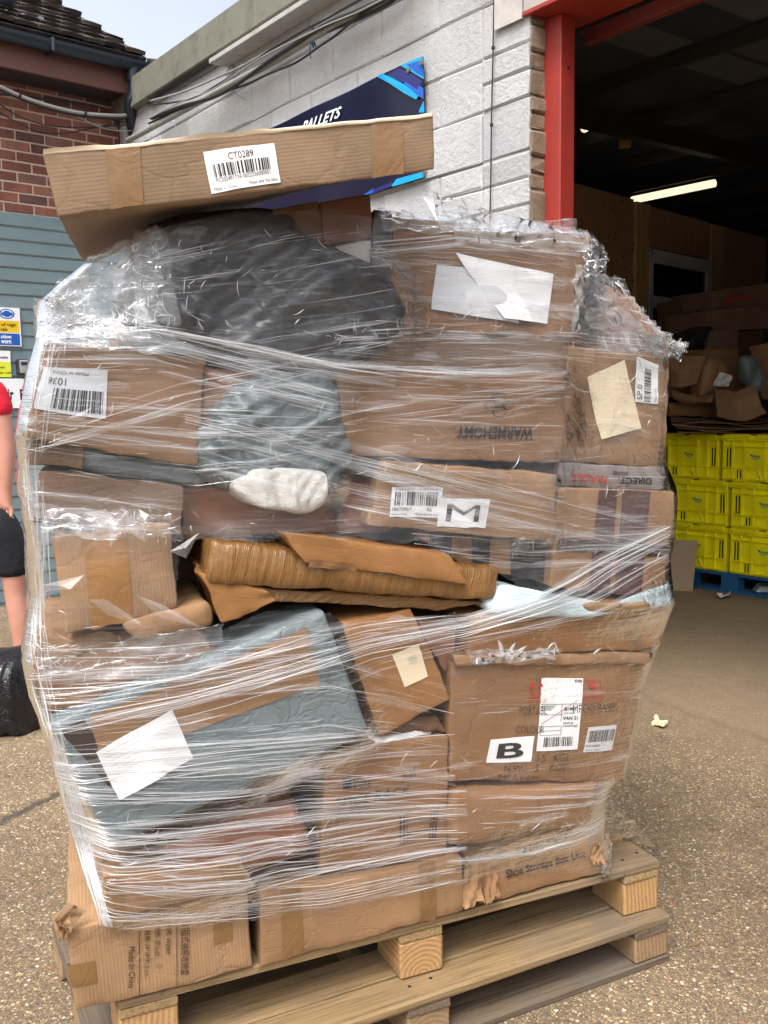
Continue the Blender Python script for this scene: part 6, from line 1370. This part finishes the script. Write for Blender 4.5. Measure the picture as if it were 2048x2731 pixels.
fan([(140, 1780, 1995), (540, 1740, 1985), (1000, 1700, 1900)], 330, 120, 760, w0=.0005, w1=.0024, bright=.7, wob=2)
fan([(120, 1620, 1700), (800, 1570, 1620)], 90, 200, 650, w0=.0006, w1=.0022, bright=.75, wob=2)
fan([(960, 1680, 1880), (1150, 1690, 1860), (1320, 1690, 1800)], 300, 30, 260, **G, bright=.55)
fan([(960, 1440, 1700), (1410, 1420, 1640)], 170, 20, 180, w0=.0003, w1=.0009, bright=.35)
fan([(1000, 1330, 1420), (1430, 1310, 1400)], 50, 20, 120, w0=.0003, w1=.0009, bright=.5)
vfan([(620, 80, 200), (760, 70, 140), (1000, 44, 90), (1150, 60, 105), (1400, 54, 110), (1560, 90, 130), (1990, 200, 232)], 420, 30, 220, bright=.55)
vfan([(1560, 92, 130), (1990, 205, 240)], 160, 60, 300, bright=.75)
for a in [(330, 580, 45, 60, 230), (200, 640, 60, 50, 260), (310, 690, 60, 20, 180), (120, 690, 30, 40, 90), (250, 1440, 110, 28, 330), (130, 1420, 40, 50, 110), (270, 1130, 90, 24, 190), (180, 860, 60, 70, 120), (1300, 640, 50, 50, 260), (1390, 720, 40, 25, 160), (1090, 470, 110, 18, 220),
          (980, 690, 130, 22, 230), (760, 720, 40, 20, 80), (1000, 900, 130, 60, 60), (900, 1010, 100, 15, 60), (560, 980, 100, 70, 110), (640, 1790, 60, 20, 90), (330, 1800, 60, 40, 110), (160, 1740, 20, 90, 110), (880, 1640, 80, 14, 50), (1180, 1760, 80, 15, 70), (1130, 1408, 70, 10, 60), (1400, 830, 30, 60, 60), (1300, 1180, 80, 40, 60), (560, 620, 150, 80, 160)]:
    curl(*a)
curl(1160, 1405, 70, 9, 40, 15, 50, 1, None, .002, .006); curl(1330, 1060, 40, 8, 20, 10, 30, 1)
fo3 = FC.build('glare_band', FOLD3); fo = FA.build('film_fold', FOLD); fo2 = FB.build('film_fold', FOLD2)  # FC: wide pale low-opacity strips that imitate soft glare on the film
# bunched crumples, torn tails and the tied knot
def crumple(quad, dv0, dv1, amp, seed, nx=46, ny=26, mat=None, freq=16, taper=0):
    V = []; q = [np.array(p, float) for p in quad]; A_ = np.linspace(0, 1, nx); B_ = np.linspace(0, 1, ny); a, b = np.meshgrid(A_, B_)
    wx = (q[0][0]*(1-a)+q[1][0]*a)*(1-b)+(q[3][0]*(1-a)+q[2][0]*a)*b; wy = (q[0][1]*(1-a)+q[1][1]*a)*(1-b)+(q[3][1]*(1-a)+q[2][1]*a)*b
    n1 = np.stack([a*3+seed, b*3, a*0], -1); wx = wx+9*vn(n1*2.5, seed); wy = wy+9*vn(n1*2.5+3, seed+1)
    v0 = dv0*(1-b)+dv1*b; u, z = vimg(wx, wy, v0)
    h = vf(u, z); v = np.where(v0 < 0, np.minimum(h-.006, .03)+v0, v0)
    ar = math.hypot(q[1][0]-q[0][0], q[1][1]-q[0][1])/max(1, math.hypot(q[3][0]-q[0][0], q[3][1]-q[0][1])); ar = min(3., max(.4, ar)); S = np.stack([a*freq*ar*.16, b*freq*.22, a*0+seed*3.1], -1)+.35*vn(np.stack([u*9, z*9, a*0], -1), seed)[..., None]; amp *= .45; v = v-amp*(ridged(S+.6*vn(S*.6, seed)[..., None], seed, 4)); z = z+amp*.5*vn(S*1.3, seed+2)
    P = FR.p0+u[..., None]*FR.U+v[..., None]*FR.V+z[..., None]*ZV; F = grid_faces(nx, ny); uv = [(float(u.ravel()[k])+seed, float(z.ravel()[k])) for f in F for k in f]
    return mk('film_bunch', P.reshape(-1, 3), F, mat or FILMB, wrap, uv=uv, smooth=True)
crumple([(945, 412), (1060, 440), (1180, 500), (960, 500)], -.01, -.01, .012, 1)
crumple([(1000, 440), (1260, 478), (1290, 545), (980, 520)], -.005, -.012, .014, 2, freq=20)
crumple([(820, 448), (1010, 452), (1100, 500), (830, 490)], -.004, -.01, .008, 3)
crumple([(1262, 500), (1305, 540), (1310, 590), (1255, 600)], .02, .0, .018, 4, 26, 26)
crumple([(1250, 560), (1338, 600), (1400, 700), (1240, 720)], -.005, -.01, .016, 5)
crumple([(1280, 600), (1345, 590), (1452, 735), (1380, 760)], -.01, -.02, .018, 6)
crumple([(1380, 700), (1455, 735), (1482, 742), (1450, 778)], .0, -.01, .014, 7, 26, 20, freq=34)
crumple([(1440, 735), (1484, 738), (1470, 775), (1446, 770)], .02, .01, .012, 8, 20, 16, freq=40)
crumple([(190, 556), (340, 492), (345, 640), (120, 660)], -.004, -.012, .018, 9)
crumple([(128, 600), (300, 560), (320, 700), (80, 690)], -.006, -.014, .02, 10)
crumple([(76, 640), (180, 655), (330, 735), (84, 720)], .0, -.015, .018, 11)
crumple([(86, 715), (340, 700), (440, 770), (90, 745)], -.004, -.01, .008, 12)
crumple([(290, 500), (360, 490), (380, 700), (290, 700)], -.01, -.01, .014, 13)
crumple([(95, 1395), (470, 1340), (480, 1430), (85, 1475)], -.01, -.012, .014, 14, 60, 30)
crumple([(100, 1100), (370, 1108), (390, 1165), (90, 1150)], -.006, -.014, .014, 15, 50, 22)
crumple([(1000, 1400), (1200, 1398), (1180, 1418), (1000, 1424)], -.006, -.01, .008, 16, 40, 12)
crumple([(1290, 1690), (1335, 1740), (1412, 1826), (1290, 1800)], .0, .02, .004, 17, freq=12, mat=FILM)
crumple([(1298, 1790), (1330, 1830), (1322, 1900), (1300, 1905)], -.02, -.01, .008, 18, 20, 30, freq=40)
# torn shards
def shard(pts, lift, seed):
    x = np.array([p[0] for p in pts], float); y = np.array([p[1] for p in pts], float); u, z = vimg(x, y, -.02); v = vf(u, z)-lift
    c = [FR.w(a, b-.008*((i+seed) % 2), d) for i, (a, b, d) in enumerate(zip(u, v, z))]; cc = sum(c)/len(c)-FR.V*.006
    V = c+[cc]; n = len(c); mk('torn_film', V, [(i, (i+1) % n, n) for i in range(n)], FOLD2, wrap)
for i, p in enumerate([[(150, 1110), (172, 1124), (160, 1150)], [(180, 1108), (230, 1100), (262, 1138), (210, 1150)], [(236, 1120), (262, 1138), (236, 1182)], [(262, 1090), (300, 1130), (312, 1170), (280, 1150)], [(300, 1100), (320, 1112), (312, 1160)], [(90, 1268), (180, 1240), (150, 1270), (100, 1282)],
                       [(190, 1292), (225, 1290), (298, 1338), (300, 1346), (230, 1325)], [(290, 1280), (352, 1305), (430, 1350), (340, 1330)], [(365, 1190), (430, 1150), (400, 1205)], [(1010, 1404), (1040, 1400), (1030, 1416)], [(1066, 1402), (1120, 1399), (1105, 1418), (1062, 1416)], [(1132, 1402), (1185, 1396), (1160, 1414)],
                       [(1290, 1262), (1320, 1258), (1300, 1266)], [(140, 905), (200, 880), (180, 912)], [(945, 412), (962, 416), (975, 460), (955, 470)]]): shard(p, .012, i)
m = MB(); pts = [FR.w(*(lambda q: (q[0], .0, q[1]))(FR.imgD(x, y, 0))) for x, y in [(1335, 610), (1370, 655), (1400, 695), (1440, 730), (1468, 748), (1478, 742)]]
for k in range(5):
    m = MB(); m.tube([p+np.array([RNG.normal(0, .006), 0, RNG.normal(0, .006)]) for p in catmull(pts, 6)], [.0018]*12+[.003]*12+[.0015]*7, 6, True); m.build('film_tail', FOLD if k % 2 else FOLD2, wrap, True)
